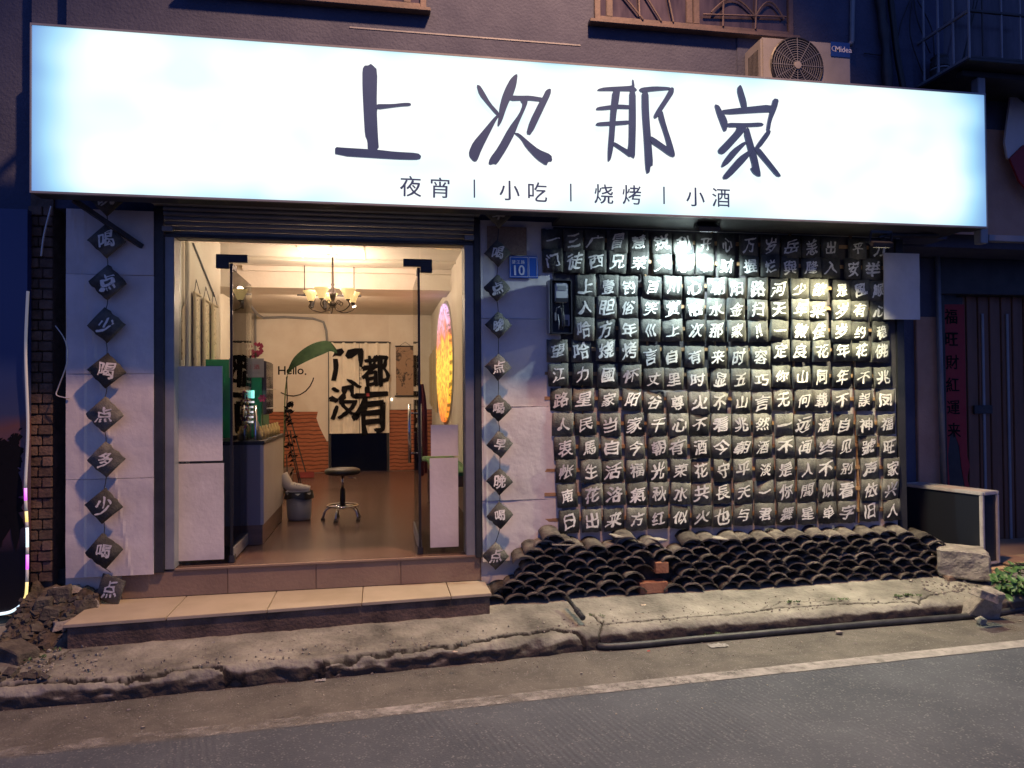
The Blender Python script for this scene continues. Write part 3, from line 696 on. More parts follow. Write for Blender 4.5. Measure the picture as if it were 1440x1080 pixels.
def tile_string(name, pts, base, lab, diag, chars, yw):
    T = thing('tile_string', base, lab, 'hanging tiles', 'strings of diamond tiles with brush characters')
    w = diag/math.sqrt(2)
    ms = [tile_mesh(w, w, .010, s+20) for s in range(3)]
    top = None; line = []
    for i, ((px, py, tilt), ch) in enumerate(zip(pts, chars)):
        p = W(px, py, yw)
        last = False
        o = link_mesh('tile', ms[i % 3], None, T, loc=(0,0,0)); o.location = p - WL[T.name]
        ky = -.35 if name == 'L' and i == len(pts)-1 else R.uniform(-.06, .06)
        o.rotation_euler = Matrix.Rotation(rad(45+tilt), 3, 'Y').to_euler()
        o.rotation_euler = (Matrix.Rotation(R.uniform(-.08, .05), 3, 'X') @ Matrix.Rotation(ky, 3, 'Z') @ Matrix.Rotation(rad(45+tilt), 3, 'Y')).to_euler()
        rot = rad(-45 - tilt + R.uniform(-8, 14))
        me0 = brush_glyph(ch, 700+i*3+len(pts), .118*diag/.25, 0, w, cut=.3)
        for v in me0.vertices:   # character upright inside the diamond
            x, z = v.co.x, v.co.z; c_, s_ = math.cos(-rot), math.sin(-rot)
            x, z = x*c_ - z*s_, x*s_ + z*c_
            v.co = Vector((x, -.010*(1-(2*x/w)**2) - .0016, z))
        link_mesh('painted_character', me0, M['paint'], o, loc=(0,0,0))
        line.append(p)
    for a, b in zip(line[:-1], line[1:]):
        d = diag/2*.93
        p0 = a - Vector((0,0,d)); p1 = b + Vector((0,0,d))
        if p0.z > p1.z - .005: MB().tube([p0+Vector((0,.006,0)), (p0+p1)/2+Vector((.002,.008,0)), p1+Vector((0,.006,0))], .003, 5).build('cord', M['dark_steel'], T)
    return T
tile_string('L', [(150,279,0),(150,338,0),(151,397,2),(149,457,-3),(150,521,4),(147,583,3),(149,646,-2),(146,711,5),(146,775,-4),(155,829,-28)], (-1.83, -.13, .5),
            'left string of diamond tiles hanging before the pale sheeting, lowest one leaning on the step', .245, '晚喝点少喝点多少喝点', -.12)
tile_string('R', [(701,302,0),(700,356,-2),(699,405,2),(701,457,0),(701,516,3),(701,574,0),(703,625,-4),(703,677,3),(703,725,-3),(697,782,2)], (.9, -.12, .6),
            'right string of diamond tiles hanging between the door and the number plate', .205, '早喝点晚点喝早晚喝点', -.11)

# ------------------------------------------------------------------ number plate, meter box
NP = thing('number_plate', W(736, 392, -.045), 'blue house number plate reading 10 beside the painted tile wall', 'number plate')
a, b = W(716, 391, -.045), W(756, 361, -.045)
M['blue'] = mat('blue_enamel', (.015, .09, .42), .35); M['wpaint'] = mat('white_sign_paint', (.75, .77, .8), .4)
box('plate', M['blue'], NP, a.x, b.x, -.052, -.044, a.z, b.z, .0015)
fr = MB(); e = .008; xm = a.x + (b.x-a.x)*.655
for (x0, x1) in ((a.x+.006, xm), (xm+.006, b.x-.006)):
    z0, z1 = a.z+.010, b.z-.008; t = .0028
    fr.box(x0, x1, -.0535, -.052, z0, z0+t).box(x0, x1, -.0535, -.052, z1-t, z1).box(x0, x0+t, -.0535, -.052, z0+t, z1-t).box(x1-t, x1, -.0535, -.052, z0+t, z1-t)
fr.build('border_line', M['wpaint'], NP)
prepare('10望江路', 0, 'num')
for ch, px, py, s in (('1', 724, 380, .105), ('0', 733.5, 380, .105), ('望', 722.3, 368.2, .03), ('江', 728.8, 368.4, .03), ('路', 735.2, 368.6, .03)):
    p = W(px, py, -.053); me = glyph(ch, 'num', lambda x, y: (p.x+x*s, -.0535, p.z+y*s), bold=.02); link_mesh('painted_digit' if ch in '10' else 'painted_character', me, M['wpaint'], NP)

MBX = thing('meter_box', W(787, 470, -.06), 'open dark electricity meter box set into the left of the painted tile wall', 'meter box')
a, b = W(773, 470, -.07), W(802, 395, -.07)
q = MB(); t = .008; q.box(a.x, b.x, -.06, -.056, a.z, b.z)
q.box(a.x-.002, a.x+t, -.13, -.060, a.z, b.z).box(b.x-t, b.x, -.12, -.060, a.z, b.z).box(a.x+t, b.x-t, -.13, -.060, b.z-t, b.z).box(a.x+t, b.x-t, -.13, -.060, a.z, a.z+t)
q.build('housing', M['dark_steel'], MBX, bevel=.001)
wd = b.x-a.x; ht = b.z-a.z
mt = box('meter', mat('meter_plastic', (.55, .56, .52), .25), MBX, a.x+.035, b.x-.03, -.12, -.062, a.z+ht*.58, b.z-.025, .008)
box('meter_dial', mat('meter_dial', (.25, .27, .26), .3), mt, a.x+.05, b.x-.045, -.123, -.1205, a.z+ht*.80, b.z-.045, .001)
box('meter_cap', M['black'], mt, a.x+.037, b.x-.032, -.122, -.1205, a.z+ht*.585, a.z+ht*.66, .001)
box('breaker', M['white'], MBX, a.x+wd*.52, b.x-.015, -.105, -.062, a.z+.06, a.z+ht*.36, .004)
box('breaker_lever', M['black'], MBX, a.x+wd*.60, b.x-.03, -.112, -.106, a.z+.065, a.z+ht*.26, .002)
box('fuse', M['white'], MBX, a.x+.03, a.x+.05, -.10, -.062, a.z+.10, a.z+ht*.40, .004)
for k, pts in enumerate([[(a.x+.04,-.10,a.z+ht*.40),(a.x+.045,-.11,a.z+ht*.48),(a.x+.07,-.12,a.z+ht*.50)], [(a.x+.075,-.115,a.z+.03),(a.x+.085,-.12,a.z+ht*.3),(a.x+.08,-.12,a.z+ht*.48),(a.x+.065,-.12,a.z+ht*.54),(a.x+.05,-.12,a.z+ht*.50)], [(a.x+.06,-.11,a.z+.03),(a.x+.06,-.12,a.z+ht*.2),(a.x+.055,-.115,a.z+ht*.36)], [(a.x+.09,-.115,a.z+.025),(a.x+.10,-.12,a.z+ht*.2),(a.x+.09,-.12,a.z+ht*.58)]]):
    MB().tube(pts, .0045, 6).build('cable', M['black'] if k % 2 else M['steel'], MBX, smooth=True)
box('lid', M['steel'], MBX, a.x-.022, a.x-.016, -.15, -.06, a.z, b.z-.01, .001)

# ------------------------------------------------------------------ glowing sign
SG = thing('shop_sign', (1.28, -.42, 2.96), 'long backlit white shop sign with large blue grey brush characters over the whole front', 'sign')
SX0, SX1, SZ0, SZ1, SY = -2.113, 4.677, 2.962, 4.012, -.5
def signmat():
    m = bpy.data.materials.new('backlit_sign_film'); m.use_nodes = True; N = m.node_tree.nodes; L = m.node_tree.links; b = N['Principled BSDF']
    b.inputs['Base Color'].default_value = (.05, .07, .08, 1); b.inputs['Roughness'].default_value = .35
    tc = N.new('ShaderNodeTexCoord'); sx = N.new('ShaderNodeSeparateXYZ'); L.new(tc.outputs['Object'], sx.inputs[0])
    def edge(sock, half, soft):
        ab = N.new('ShaderNodeMath'); ab.operation = 'ABSOLUTE'; L.new(sock, ab.inputs[0])
        mr = N.new('ShaderNodeMapRange'); mr.interpolation_type = 'SMOOTHSTEP'; mr.inputs['From Min'].default_value = half; mr.inputs['From Max'].default_value = half-soft; L.new(ab.outputs[0], mr.inputs['Value']); return mr.outputs[0]
    ex = edge(sx.outputs['X'], 3.52, .60); ez = edge(sx.outputs['Z'], .76, .40)
    mp = N.new('ShaderNodeMapping'); mp.inputs['Scale'].default_value = (1.1, 1, 1.6); L.new(tc.outputs['Object'], mp.inputs[0])
    nz = N.new('ShaderNodeTexNoise'); nz.inputs['Scale'].default_value = 1.7; nz.inputs['Detail'].default_value = 1; L.new(mp.outputs[0], nz.inputs['Vector'])
    nr = N.new('ShaderNodeMapRange'); nr.inputs['From Min'].default_value = .3; nr.inputs['From Max'].default_value = .65; nr.inputs['To Min'].default_value = .66; nr.inputs['To Max'].default_value = 1.12; L.new(nz.outputs['Fac'], nr.inputs['Value'])
    m1 = N.new('ShaderNodeMath'); m1.operation = 'MULTIPLY'; L.new(ex, m1.inputs[0]); L.new(ez, m1.inputs[1])
    m2 = N.new('ShaderNodeMath'); m2.operation = 'MULTIPLY'; L.new(m1.outputs[0], m2.inputs[0]); L.new(nr.outputs[0], m2.inputs[1])
    r = N.new('ShaderNodeValToRGB'); cr = r.color_ramp; cr.elements[0].position = 0; cr.elements[0].color = (.10, .22, .60, 1); cr.elements[1].position = 1.; cr.elements[1].color = (.96, 1.0, .96, 1)
    e = cr.elements.new(.3); e.color = (.36, .68, .88, 1); e = cr.elements.new(.62); e.color = (.74, .96, .98, 1); e = cr.elements.new(.82); e.color = (.86, .99, .98, 1)
    L.new(m2.outputs[0], r.inputs[0]); L.new(r.outputs[0], b.inputs['Emission Color']); b.inputs['Emission Strength'].default_value = 1.12
    return m
box('sign_face', signmat(), SG, SX0+.008, SX1-.008, SY, SY+.02, SZ0+.008, SZ1-.008, 0)
box('sign_box', M['dark_steel'], SG, SX0, SX1, SY+.021, SY+.16, SZ0, SZ1, .002)
fr = MB(); t = .009
fr.box(SX0-.002, SX1+.002, SY-.006, SY+.02, SZ0-.004, SZ0+t).box(SX0-.002, SX1+.002, SY-.006, SY+.02, SZ1-t, SZ1+.004).box(SX0-.002, SX0+t-.003, SY-.006, SY+.02, SZ0+t, SZ1-t).box(SX1-t+.003, SX1+.002, SY-.006, SY+.02, SZ0+t, SZ1-t)
fr.build('sign_trim', M['steel'], SG)
# struts to the wall
for x in (-1.9, -.6, .75, 2.2, 3.5, 4.5):
    MB().bar((x, SY+.15, SZ1-.06), (x, 0.0, SZ1-.06), .035).build('strut', M['dark_steel'], SG)
for (a, b) in ((W(103, 281, -.32), W(200, 347, -.06)),):
    MB().bar(a, b, .03).build('strut', M['dark_steel'], SG)
box('under_rail', M['dark_steel'], SG, 1.30, 4.6, -.34, -.06, SZ0+.004, SZ0+.03, .003)
BIG = {'2': {'shang': [
 [(118,150),(130,128),(152,128),(165,118),(178,128),(203,152),(199,340),(203,375),(200,385),(206,520),(212,603),(148,603),(146,550),(132,520),(125,400),(118,250)],
 [(190,345),(290,345),(350,338),(385,338),(394,346),(385,354),(330,357),(190,376)],
 [(-36,586),(10,590),(145,598),(215,603),(300,613),(430,620),(450,637),(445,652),(420,658),(300,655),(-36,634)]],
 'ci': [[(760,236),(780,240),(800,270),(840,340),(890,395),(880,408),(865,398),(820,345),(775,290)],
 [(993,175),(985,240),(965,300),(945,330),(925,380),(905,440),(885,472),(878,462),(886,410),(890,360),(905,300),(925,250),(950,205),(975,180)],
 [(892,405),(870,440),(850,480),(790,600),(765,665),(745,668),(720,640),(718,610),(740,560),(800,490),(850,430),(875,405)],
 [(955,296),(1000,298),(1060,297),(1140,310),(1130,330),(1050,322),(945,326)],
 [(1180,260),(1178,290),(1140,370),(1070,518),(1040,512),(1060,440),(1115,330),(1135,300),(1150,268),(1168,258)],
 [(1050,318),(1045,350),(1000,450),(975,515),(930,600),(875,685),(858,680),(840,686),(828,680),(835,650),(880,590),(940,480),(1000,400),(1022,345),(1005,322)],
 [(970,506),(1000,508),(1060,560),(1110,600),(1182,630),(1188,667),(1165,668),(1155,692),(1100,655),(1040,590),(1010,540)]]},
 '3': {'na': [[(158,270),(165,260),(200,250),(340,243),(358,238),(385,265),(380,272),(250,270)], [(357,205),(365,210),(371,250),(358,250)],
 [(152,378),(158,362),(240,350),(290,347),(350,352),(350,372),(270,370),(200,378)], [(150,462),(160,448),(240,442),(348,436),(345,458),(250,465),(170,468)],
 [(248,262),(290,262),(280,340),(270,380),(262,460),(255,560),(245,620),(235,660),(220,672),(220,600),(230,480),(235,380)],
 [(342,262),(376,262),(378,450),(375,560),(372,652),(350,640),(332,600),(338,560),(340,400)], [(248,560),(262,560),(310,590),(350,610),(350,648),(300,610),(248,575)],
 [(412,270),(448,270),(452,400),(462,530),(465,560),(475,690),(460,695),(455,730),(440,738),(432,700),(425,560),(412,380)],
 [(395,262),(410,252),(480,245),(550,248),(572,252),(585,262),(480,270),(412,279)], [(575,248),(592,255),(590,285),(560,330),(520,390),(500,420),(485,426),(478,410),(500,370),(540,310)],
 [(500,405),(524,370),(550,470),(580,560),(598,625),(595,643),(580,640),(560,600),(540,520)], [(455,525),(475,530),(560,590),(592,610),(585,643),(560,630),(520,600),(460,560)]],
 'jia': [[(950,250),(965,235),(975,250),(1000,330),(1004,375),(977,376),(950,280)], [(850,380),(940,368),(1150,345),(1150,390),(1080,392),(870,405)],
 [(820,345),(845,352),(860,380),(885,420),(895,450),(888,495),(875,500),(865,480),(835,400)], [(1152,312),(1183,318),(1170,370),(1140,440),(1130,500),(1112,495),(1120,440),(1140,360)],
 [(888,450),(1000,452),(1080,448),(1098,458),(1090,470),(1000,474),(885,475)], [(950,468),(1002,470),(990,500),(900,600),(870,628),(845,622),(840,600),(880,560),(940,495)],
 [(985,500),(1010,470),(1030,540),(1060,640),(1083,752),(1065,752),(1040,735),(1022,705),(1037,700),(1010,600)], [(985,555),(1005,562),(960,610),(900,680),(870,700),(858,697),(870,665),(920,600)],
 [(1012,605),(1038,605),(1000,660),(900,765),(872,768),(868,750),(900,710),(960,640)], [(1120,488),(1137,495),(1130,520),(1075,595),(1045,600),(1060,570)], [(1035,588),(1070,588),(1120,650),(1190,740),(1193,755),(1170,750),(1120,690),(1060,620)]]}}
for crop, chars in BIG.items():
    ox = 480 if crop == '2' else 800
    for nm, strokes in chars.items():
        q = MB()
        for i, st in enumerate(strokes):
            y = SY - .016 - .0004*i
            P = [W(ox+u/4, 60+v/4, y) for u, v in st]
            # round the traced outline once
            PP = []
            for k in range(len(P)):
                a, b = P[k], P[(k+1) % len(P)]; PP += [a*.8+b*.2, a*.2+b*.8]
            q.poly([(p.x, y, p.z) for p in PP], (0, .0155+.0004*i, 0))
        q.build('brush_character', M['letter'], SG)
prepare('夜宵小吃烧烤酒', 0, 'thin')
for ch, px, py in (('夜',577.5,262),('宵',619,264),('小',716.5,268),('吃',756,270),('烧',849,273),('烤',888.5,274),('小',978,277),('酒',1014,278)):
    p = W(px, py, SY-.004); s = .150
    me = glyph(ch, 'thin', lambda x, y: (p.x+x*s, SY-.004, p.z+y*s), bold=.011); link_mesh('small_character', me, M['letter'], SG)
for px, py in ((667,265.5),(802.5,271),(933.5,275)):
    p = W(px, py, SY); box('divider_bar', M['letter'], SG, p.x-.005, p.x+.005, SY-.006, SY-.001, p.z-.062, p.z+.062, 0)

# ------------------------------------------------------------------ floodlights
def floodlight(c, lab, m, arm=None):
    Fl = thing('floodlight', c, lab, 'floodlight', 'floodlights under the sign')
    rx = Matrix.Rotation(rad(-62), 3, 'X')
    cv = Vector(c)
    MB().box(cv.x-.085, cv.x+.085, cv.y-.02, cv.y+.02, cv.z-.055, cv.z+.055, rx, cv).build('housing', M['dark_steel'], Fl, bevel=.004)
    off = rx @ Vector((0, .0215, 0)) ; 
    c2 = cv + off
    MB().box(c2.x-.07, c2.x+.07, c2.y-.0012, c2.y+.0012, c2.z-.042, c2.z+.042, rx, c2).build('lens', m, Fl)
    if arm: MB().tube(arm, .014, 8).build('arm', M['dark_steel'], Fl, smooth=True)
    MB().bar(cv+Vector((-.09, -.01, 0)), cv+Vector((-.09, -.03, .08)), .006, .02).bar(cv+Vector((.09, -.01, 0)), cv+Vector((.09, -.03, .08)), .006, .02).bar(cv+Vector((-.09, -.03, .08)), cv+Vector((.09, -.03, .08)), .006, .02).build('bracket', M['dark_steel'], Fl)
floodlight((2.42, -.335, 2.93), 'cool white floodlight mounted under the middle of the sign', emat('cool_led', (.8, .95, 1.), 6))
c = W(1190, 350, -.42); 
floodlight((3.78, -.435, 2.83), 'warm floodlight on a long black arm at the right end of the sign', emat('warm_led', (1., .88, .6), 6),
   arm=[(3.78, -.44, 2.87), (3.86, -.42, 2.90), W(1320, 330, -.2)])

# ------------------------------------------------------------------ low wall of stacked roof tiles
def rooftile(seed, L=.20, w=.168, rise=.044, th=.011):
    rr = random.Random(seed); n = 8; q = MB(); w *= rr.uniform(.95, 1.06); rise *= rr.uniform(.9, 1.12)
    for (o, y) in ((0, 0), (0, L), (1, 0), (1, L)):
        for i in range(n+1):
            u = -1+2*i/n; x = u*w/2*(1 if y == 0 else .9); z = rise*(math.sqrt(1-.94*u*u)-.245)/.755 * (1 if y == 0 else .9) + (th if o else 0)
            if o: x *= 1.03
            q.v.append(Vector((x, y + rr.uniform(-.002, .002), z)))
    k = n+1
    for i in range(n):
        q.f += [[i, i+1, k+i+1, k+i], [2*k+i, 3*k+i, 3*k+i+1, 2*k+i+1], [i, 2*k+i, 2*k+i+1, i+1], [k+i, k+i+1, 3*k+i+1, 3*k+i]]
    q.f += [[0, k, 3*k, 2*k], [n, 2*k+n, 3*k+n, k+n]]
    me = q.mesh('roof_tile'); me.materials.append(M['clay2'])
    for p in me.polygons: p.use_smooth = abs(p.normal.y) < .5
    return me
rts = [rooftile(s) for s in range(7)]
RW = thing('stacked_tile_wall', (2.7, -.1, .23), 'low dry-stacked wall of curved dark roof tiles under the painted tile wall', 'tile wall')
tops = [(690,835),(705,815),(720,800),(735,775),(765,745),(800,757),(820,768),(850,757),(880,750),(905,757),(935,762),(975,758),(1000,752),(1030,750),(1060,748),(1110,748),(1160,746),(1200,742),(1250,743),(1290,748),(1320,762),(1335,785)]
tx = [W(a, b, -.12).x for a, b in tops]; tz = [W(a, b, -.12).z for a, b in tops]
pitch_x, pitch_z = .152, .053
nt_ = 0; rowi = 0
x_left, x_right = W(695, 838, -.2).x, W(1322, 800, -.1).x
gap = (W(905, 800, -.2).x, W(944, 800, -.2).x)
while rowi < 12:
    off = (rowi % 2)*pitch_x/2
    x = x_left + off
    while x < x_right:
        zb = pz(x, -.15) + .0 + rowi*pitch_z + .012*noise.noise(Vector((x*1.3, rowi*.35, 4)))
        ztop_ = float(np.interp(x, tx, tz))
        if zb + .055 < ztop_ + .012 and not (gap[0]-.0 < x < gap[1] and rowi < 5 ):
            top_ = zb + .055 + pitch_z > ztop_ + .012
            o = link_mesh('roof_tile', R.choice(rts), None, RW, loc=(0,0,0))
            yf = -.235 + .035*(x-x_left)/3.8 + .006*rowi + R.uniform(-.014, .012)
            o.location = Vector((x+R.uniform(-.012, .012), yf, zb+R.uniform(-.004, .005))) - WL[RW.name]
            o.rotation_euler = ((R.uniform(.14, .30) if top_ else R.uniform(-.03, .05)), R.gauss(0, .09), R.gauss(0, .09))
            nt_ += 1
        x += pitch_x*R.uniform(.96, 1.04)
    rowi += 1
# inner fill of broken tiles so that no light shows through
MB().grid(lambda u, v: (x_left+.08+(x_right-x_left-.16)*u, -.10, .1 + (max(.0, float(np.interp(x_left+.08+(x_right-x_left-.16)*u, tx, tz))-.20))*v), 60, 2).build('packed_core', M['clay2'], RW)
# brick pieces wedged into the wall
for (px0, px1, py0, py1) in ((899,938,817,835),(921,939,790,806)):
    a, b = W(px0, py1, -.2), W(px1, py0, -.2)
    box('brick', mat('hollow_brick', (.28, .12, .07), .9, (.36, .18, .11), 9, .5, 60), RW, a.x, b.x, -.22, -.06, a.z, b.z, .004)
for (px, py, s, rz) in ((787,765,.16,.1),(925,759,.10,.3),(1010,757,.12,-.2),(868,754,.10,.1)):
    p = W(px, py, -.13)
    MB().box(p.x-s/2, p.x+s/2, -.2, -.08, p.z, p.z+.010, Matrix.Rotation(rz, 3, 'Z') @ Matrix.Rotation(.08, 3, 'Y')).build('flat_shard', M['stone'], RW, bevel=.002)

# ------------------------------------------------------------------ stones, rubble, pipes, plants
def stone_mesh(dims, seed, n=16, rough=.012):
    rr = random.Random(seed); bm = bmesh.new()
    for i in range(n):
        v = Vector((rr.uniform(-1, 1), rr.uniform(-1, 1), rr.uniform(-1, 1)))
        m_ = max(abs(v.x), abs(v.y), abs(v.z)); v = v/m_*rr.uniform(.85, 1)
        bm.verts.new((v.x*dims[0]/2, v.y*dims[1]/2, v.z*dims[2]/2))
    r = bmesh.ops.convex_hull(bm, input=bm.verts)
    bmesh.ops.delete(bm, geom=list({g for g in r['geom_interior'] if isinstance(g, bmesh.types.BMVert)}), context='VERTS')
    bmesh.ops.bevel(bm, geom=bm.edges[:], offset=min(dims)*.04, segments=1, affect='EDGES')
    bmesh.ops.triangulate(bm, faces=bm.faces)
    bmesh.ops.subdivide_edges(bm, edges=[e for e in bm.edges if e.calc_length() > min(dims)*.2], cuts=2, use_grid_fill=False)
    bmesh.ops.triangulate(bm, faces=bm.faces)
    for v in bm.verts:
        k = 1.2/max(dims)*3; v.co += noise.noise_vector(v.co*k*2 + Vector((seed, 0, 0)))*rough*max(dims)*2 + noise.noise_vector(v.co*k*7)*rough*max(dims)*.6
    bmesh.ops.recalc_face_normals(bm, faces=bm.faces)
    me = bpy.data.meshes.new('stone'); bm.to_mesh(me); bm.free(); return me
def stone(name, c, dims, seed, lab, cat='stone', m=None, rot=(0,0,0), group=None, parent=None):
    me = stone_mesh(dims, seed); e = Matrix.Rotation(rot[2], 4, 'Z') @ Matrix.Rotation(rot[1], 4, 'Y') @ Matrix.Rotation(rot[0], 4, 'X')
    me.transform(e); me.transform(Matrix.Translation(c))
    o = link_mesh(name, me, m or M['stone'], parent)
    if parent is None: props(o, lab, cat, group)
    return o
def block_stone(name, c, dims, seed, lab, taper=(1., 1.), jit=.07, rot=(0, 0, 0), m=None, rough=.010):
    rr = random.Random(seed); bm = bmesh.new(); bmesh.ops.create_cube(bm, size=1)
    for v in bm.verts:
        k = taper[0] if v.co.z > 0 else 1; k2 = taper[1] if v.co.z > 0 else 1
        v.co = Vector((v.co.x*dims[0]*k, v.co.y*dims[1]*k2, v.co.z*dims[2])) + Vector((rr.uniform(-jit, jit)*dims[0], rr.uniform(-jit, jit)*dims[1], rr.uniform(-jit, jit)*dims[2]))
    bmesh.ops.triangulate(bm, faces=bm.faces)
    bmesh.ops.bevel(bm, geom=bm.edges[:], offset=min(dims)*.07, segments=1, affect='EDGES')
    bmesh.ops.triangulate(bm, faces=bm.faces)
    for it in range(4):
        bmesh.ops.subdivide_edges(bm, edges=[e for e in bm.edges if e.calc_length() > max(dims)*.055], cuts=1); bmesh.ops.triangulate(bm, faces=bm.faces)
    for v in bm.verts:
        q = v.co/max(dims); o3 = Vector((seed*3.1, 0, 0)); h = noise.noise_vector(q*4+o3)*rough*2.6 + noise.noise_vector(q*11+o3)*rough + noise.noise_vector(q*28+o3)*rough*.45
        v.co += h*max(dims)
    bmesh.ops.recalc_face_normals(bm, faces=bm.faces)
    me = bpy.data.meshes.new('stone'); bm.to_mesh(me); bm.free()
    me.transform(Matrix.Translation(c) @ (Matrix.Rotation(rot[2], 4, 'Z') @ Matrix.Rotation(rot[1], 4, 'Y') @ Matrix.Rotation(rot[0], 4, 'X')))
    return props(link_mesh(name, me, m or M['stone'], None), lab, 'stone')
c = W(1352, 780, -.22); block_stone('stone_block', (c.x, -.20, pz(c.x, -.2)+.12), (.37, .30, .23), 6, 'large grey broken concrete block lying before the black light box', taper=(.93, .9), rot=(.02, .04, -.55))
c = G(1392, 872, 0); block_stone('stone', (c.x-.005, c.y+.03, .115), (.29, .10, .25), 12, 'tall pale broken slab leaning on the kerb at the right', taper=(.35, .8), rot=(.45, .12, -.1))
c = G(1390, 842, .2); block_stone('stone', (c.x-.05, c.y-.02, .235), (.21, .10, .06), 23, 'flat pale stone lying on top of the leaning slab', taper=(.8, .8), rot=(.15, .35, .2))
c = G(1380, 878, 0); stone('stone', (c.x, c.y, .025), (.08, .07, .06), 31, 'small yellowish stone at the foot of the leaning slab')
c = G(1346, 812, .2); stone('stone', (c.x, c.y+.03, .20), (.20, .10, .07), 33, 'reddish broken brick lump in front of the grey block', m=M['brick'])
for i, (px, py, s, lab) in enumerate(((1325,862,.07,'brown stone chip behind the black pipe'),(1341,858,.035,'small white chip behind the black pipe'),(1355,858,.05,'small grey chip behind the black pipe near the leaning slab'),(1183,890,.05,'lone flat grey chip lying against the black pipe'))):
    c = G(px, py, .02); stone('stone_chip', (c.x, c.y+.02, .02 if i != 3 else .015), (s, s*.8, s*.6), 40+i, lab)
# left rubble bank
bank = MB()
def bank_fn(u, v):
    x = -2.37 + .60*u; y = -.86 + .83*v
    z = .09 + .40*max(0, v)**1.25*(1-.15*u) * min(1, (1-u)*5+.25)*min(1, u*6+.2) + .035*noise.noise(Vector((x*5, y*5, 1))) + .04*(noise.noise(Vector((x*9, y*9, 1)), noise_basis='VORONOI_F2F1')-.3) + .02*noise.noise(Vector((x*14, y*14, 3))) + .008*noise.noise(Vector((x*40, y*40, 3)))
    if v < .04: z = 0.02
    if u > .98: z -= .12
    return (x, y, z)
o = bank.grid(bank_fn, 110, 130).build('earth_bank', mat('loose_earth', (.035, .028, .02), .95, (.15, .12, .085), 14, .9, 70), None, smooth=True); props(o, kind='structure')
def bz(x, y):
    u = (x+2.37)/.60; v = (y+.86)/.83; return bank_fn(min(.97, max(0, u)), min(1, max(.05, v)))[2]
rub = [(98,800,.26,.10,'long flat stone on the rubble beside the pale sheeting'),(75,790,.17,.07,'grey slab on top of the rubble pile against the brick pillar'),(85,812,.20,.11,'rounded brown stone in the middle of the left rubble'),(60,818,.14,.10,'dark stone low in the rubble by the light strip'),(118,815,.16,.08,'dark lump below the bottom of the left sheeting'),(105,856,.26,.05,'flat grey slab lying beside the left end of the step'),(92,868,.22,.05,'tilted concrete slab below the rubble left of the step'),(40,868,.12,.09,'stone at the foot of the curved light strip'),(22,925,.3,.10,'large dark clod at the left end of the kerb'),(70,895,.14,.07,'clod of earth left of the step corner'),(128,873,.12,.05,'angular chip against the end of the step')]
for i, (px, py, w_, h_, lab) in enumerate(rub):
    zg = .5 if py < 825 else (.35 if py < 860 else .22)
    c = G(px, py, zg if py < 880 else .16); zz = bz(c.x, c.y) if c.x < -1.8 else pz(c.x, c.y)
    block_stone('stone', (c.x, c.y+.02, zz+h_*.2), (w_*.9, w_*.6, h_), 60+i, lab, taper=(R.uniform(.6, .95), R.uniform(.6, .95)), jit=.14, m=M['stone'] if i in (1, 5, 6, 10) else mat('dirty_stone', (.05, .042, .036), .95, (.12, .105, .085), 12, .9, 60), rot=(R.uniform(-.25, .25), R.uniform(-.2, .2), R.uniform(-.6, .6)))
q = MB()
for i in range(650):
    x = R.uniform(-2.34, -1.84); y = R.uniform(-.95, -.12); s_ = R.choice((.006, .008, .012, .02, .03))*R.uniform(.6, 1.1)
    z = bz(x, y) if y > -.86 else pz(x, y)
    q.box(x-s_, x+s_, y-s_*.7, y+s_*.7, z-s_*.3, z+s_*.6, Matrix.Rotation(R.uniform(0, 3), 3, 'Z') @ Matrix.Rotation(R.uniform(-.7, .7), 3, 'X') @ Matrix.Rotation(R.uniform(-.5, .5), 3, 'Y'))
o = q.build('rubble', MATS['dirty_stone'], None, bevel=0); props(o, 'small rubble and clods heaped left of the step', 'rubble', kind='stuff')
# scattered grit
q = MB()
for i in range(520):
    px = R.uniform(0, 1440)
    base = 990 - .09*px
    py = base + abs(R.gauss(0, 14)) + 2 if R.random() < .8 else R.uniform(base, 1040)
    c = G(px, py, 0); s = R.uniform(.0015, .005)*(1 if R.random() < .96 else 1.8)
    q.box(c.x-s, c.x+s, c.y-s, c.y+s*R.uniform(.3, 1), 0, s, Matrix.Rotation(R.uniform(0, 3), 3, 'Z') @ Matrix.Rotation(R.uniform(-.9, .9), 3, 'X'))
for i in range(420):
    x = R.uniform(-2.0, 4.9); y = kerb_y(x)+.05+abs(R.gauss(0, .16)); s = R.uniform(.0015, .0055)
    if y < -.12 and not (x < .8 and y > sy(x)-.03): q.box(x-s, x+s, y-s, y+s*R.uniform(.4, 1), pz(x, y)-.002, pz(x, y)+s*1.3, Matrix.Rotation(R.uniform(0, 3), 3, 'Z') @ Matrix.Rotation(R.uniform(-.8, .8), 3, 'X'))
for i in range(160):
    x = R.uniform(4.15, 4.95) if i < 110 else R.uniform(-2.1, -1.6); y = R.uniform(-.5, -.25) if i < 110 else R.uniform(-.9, -.5); s = R.uniform(.003, .010)
    q.box(x-s, x+s, y-s, y+s, pz(x, y), pz(x, y)+s*1.4, Matrix.Rotation(R.uniform(0, 3), 3, 'Z') @ Matrix.Rotation(R.uniform(-.5, .5), 3, 'X'))
o = q.build('grit', M['stone'], None); props(o, 'fine grit and stone chips scattered along the gutter', 'grit', kind='stuff')
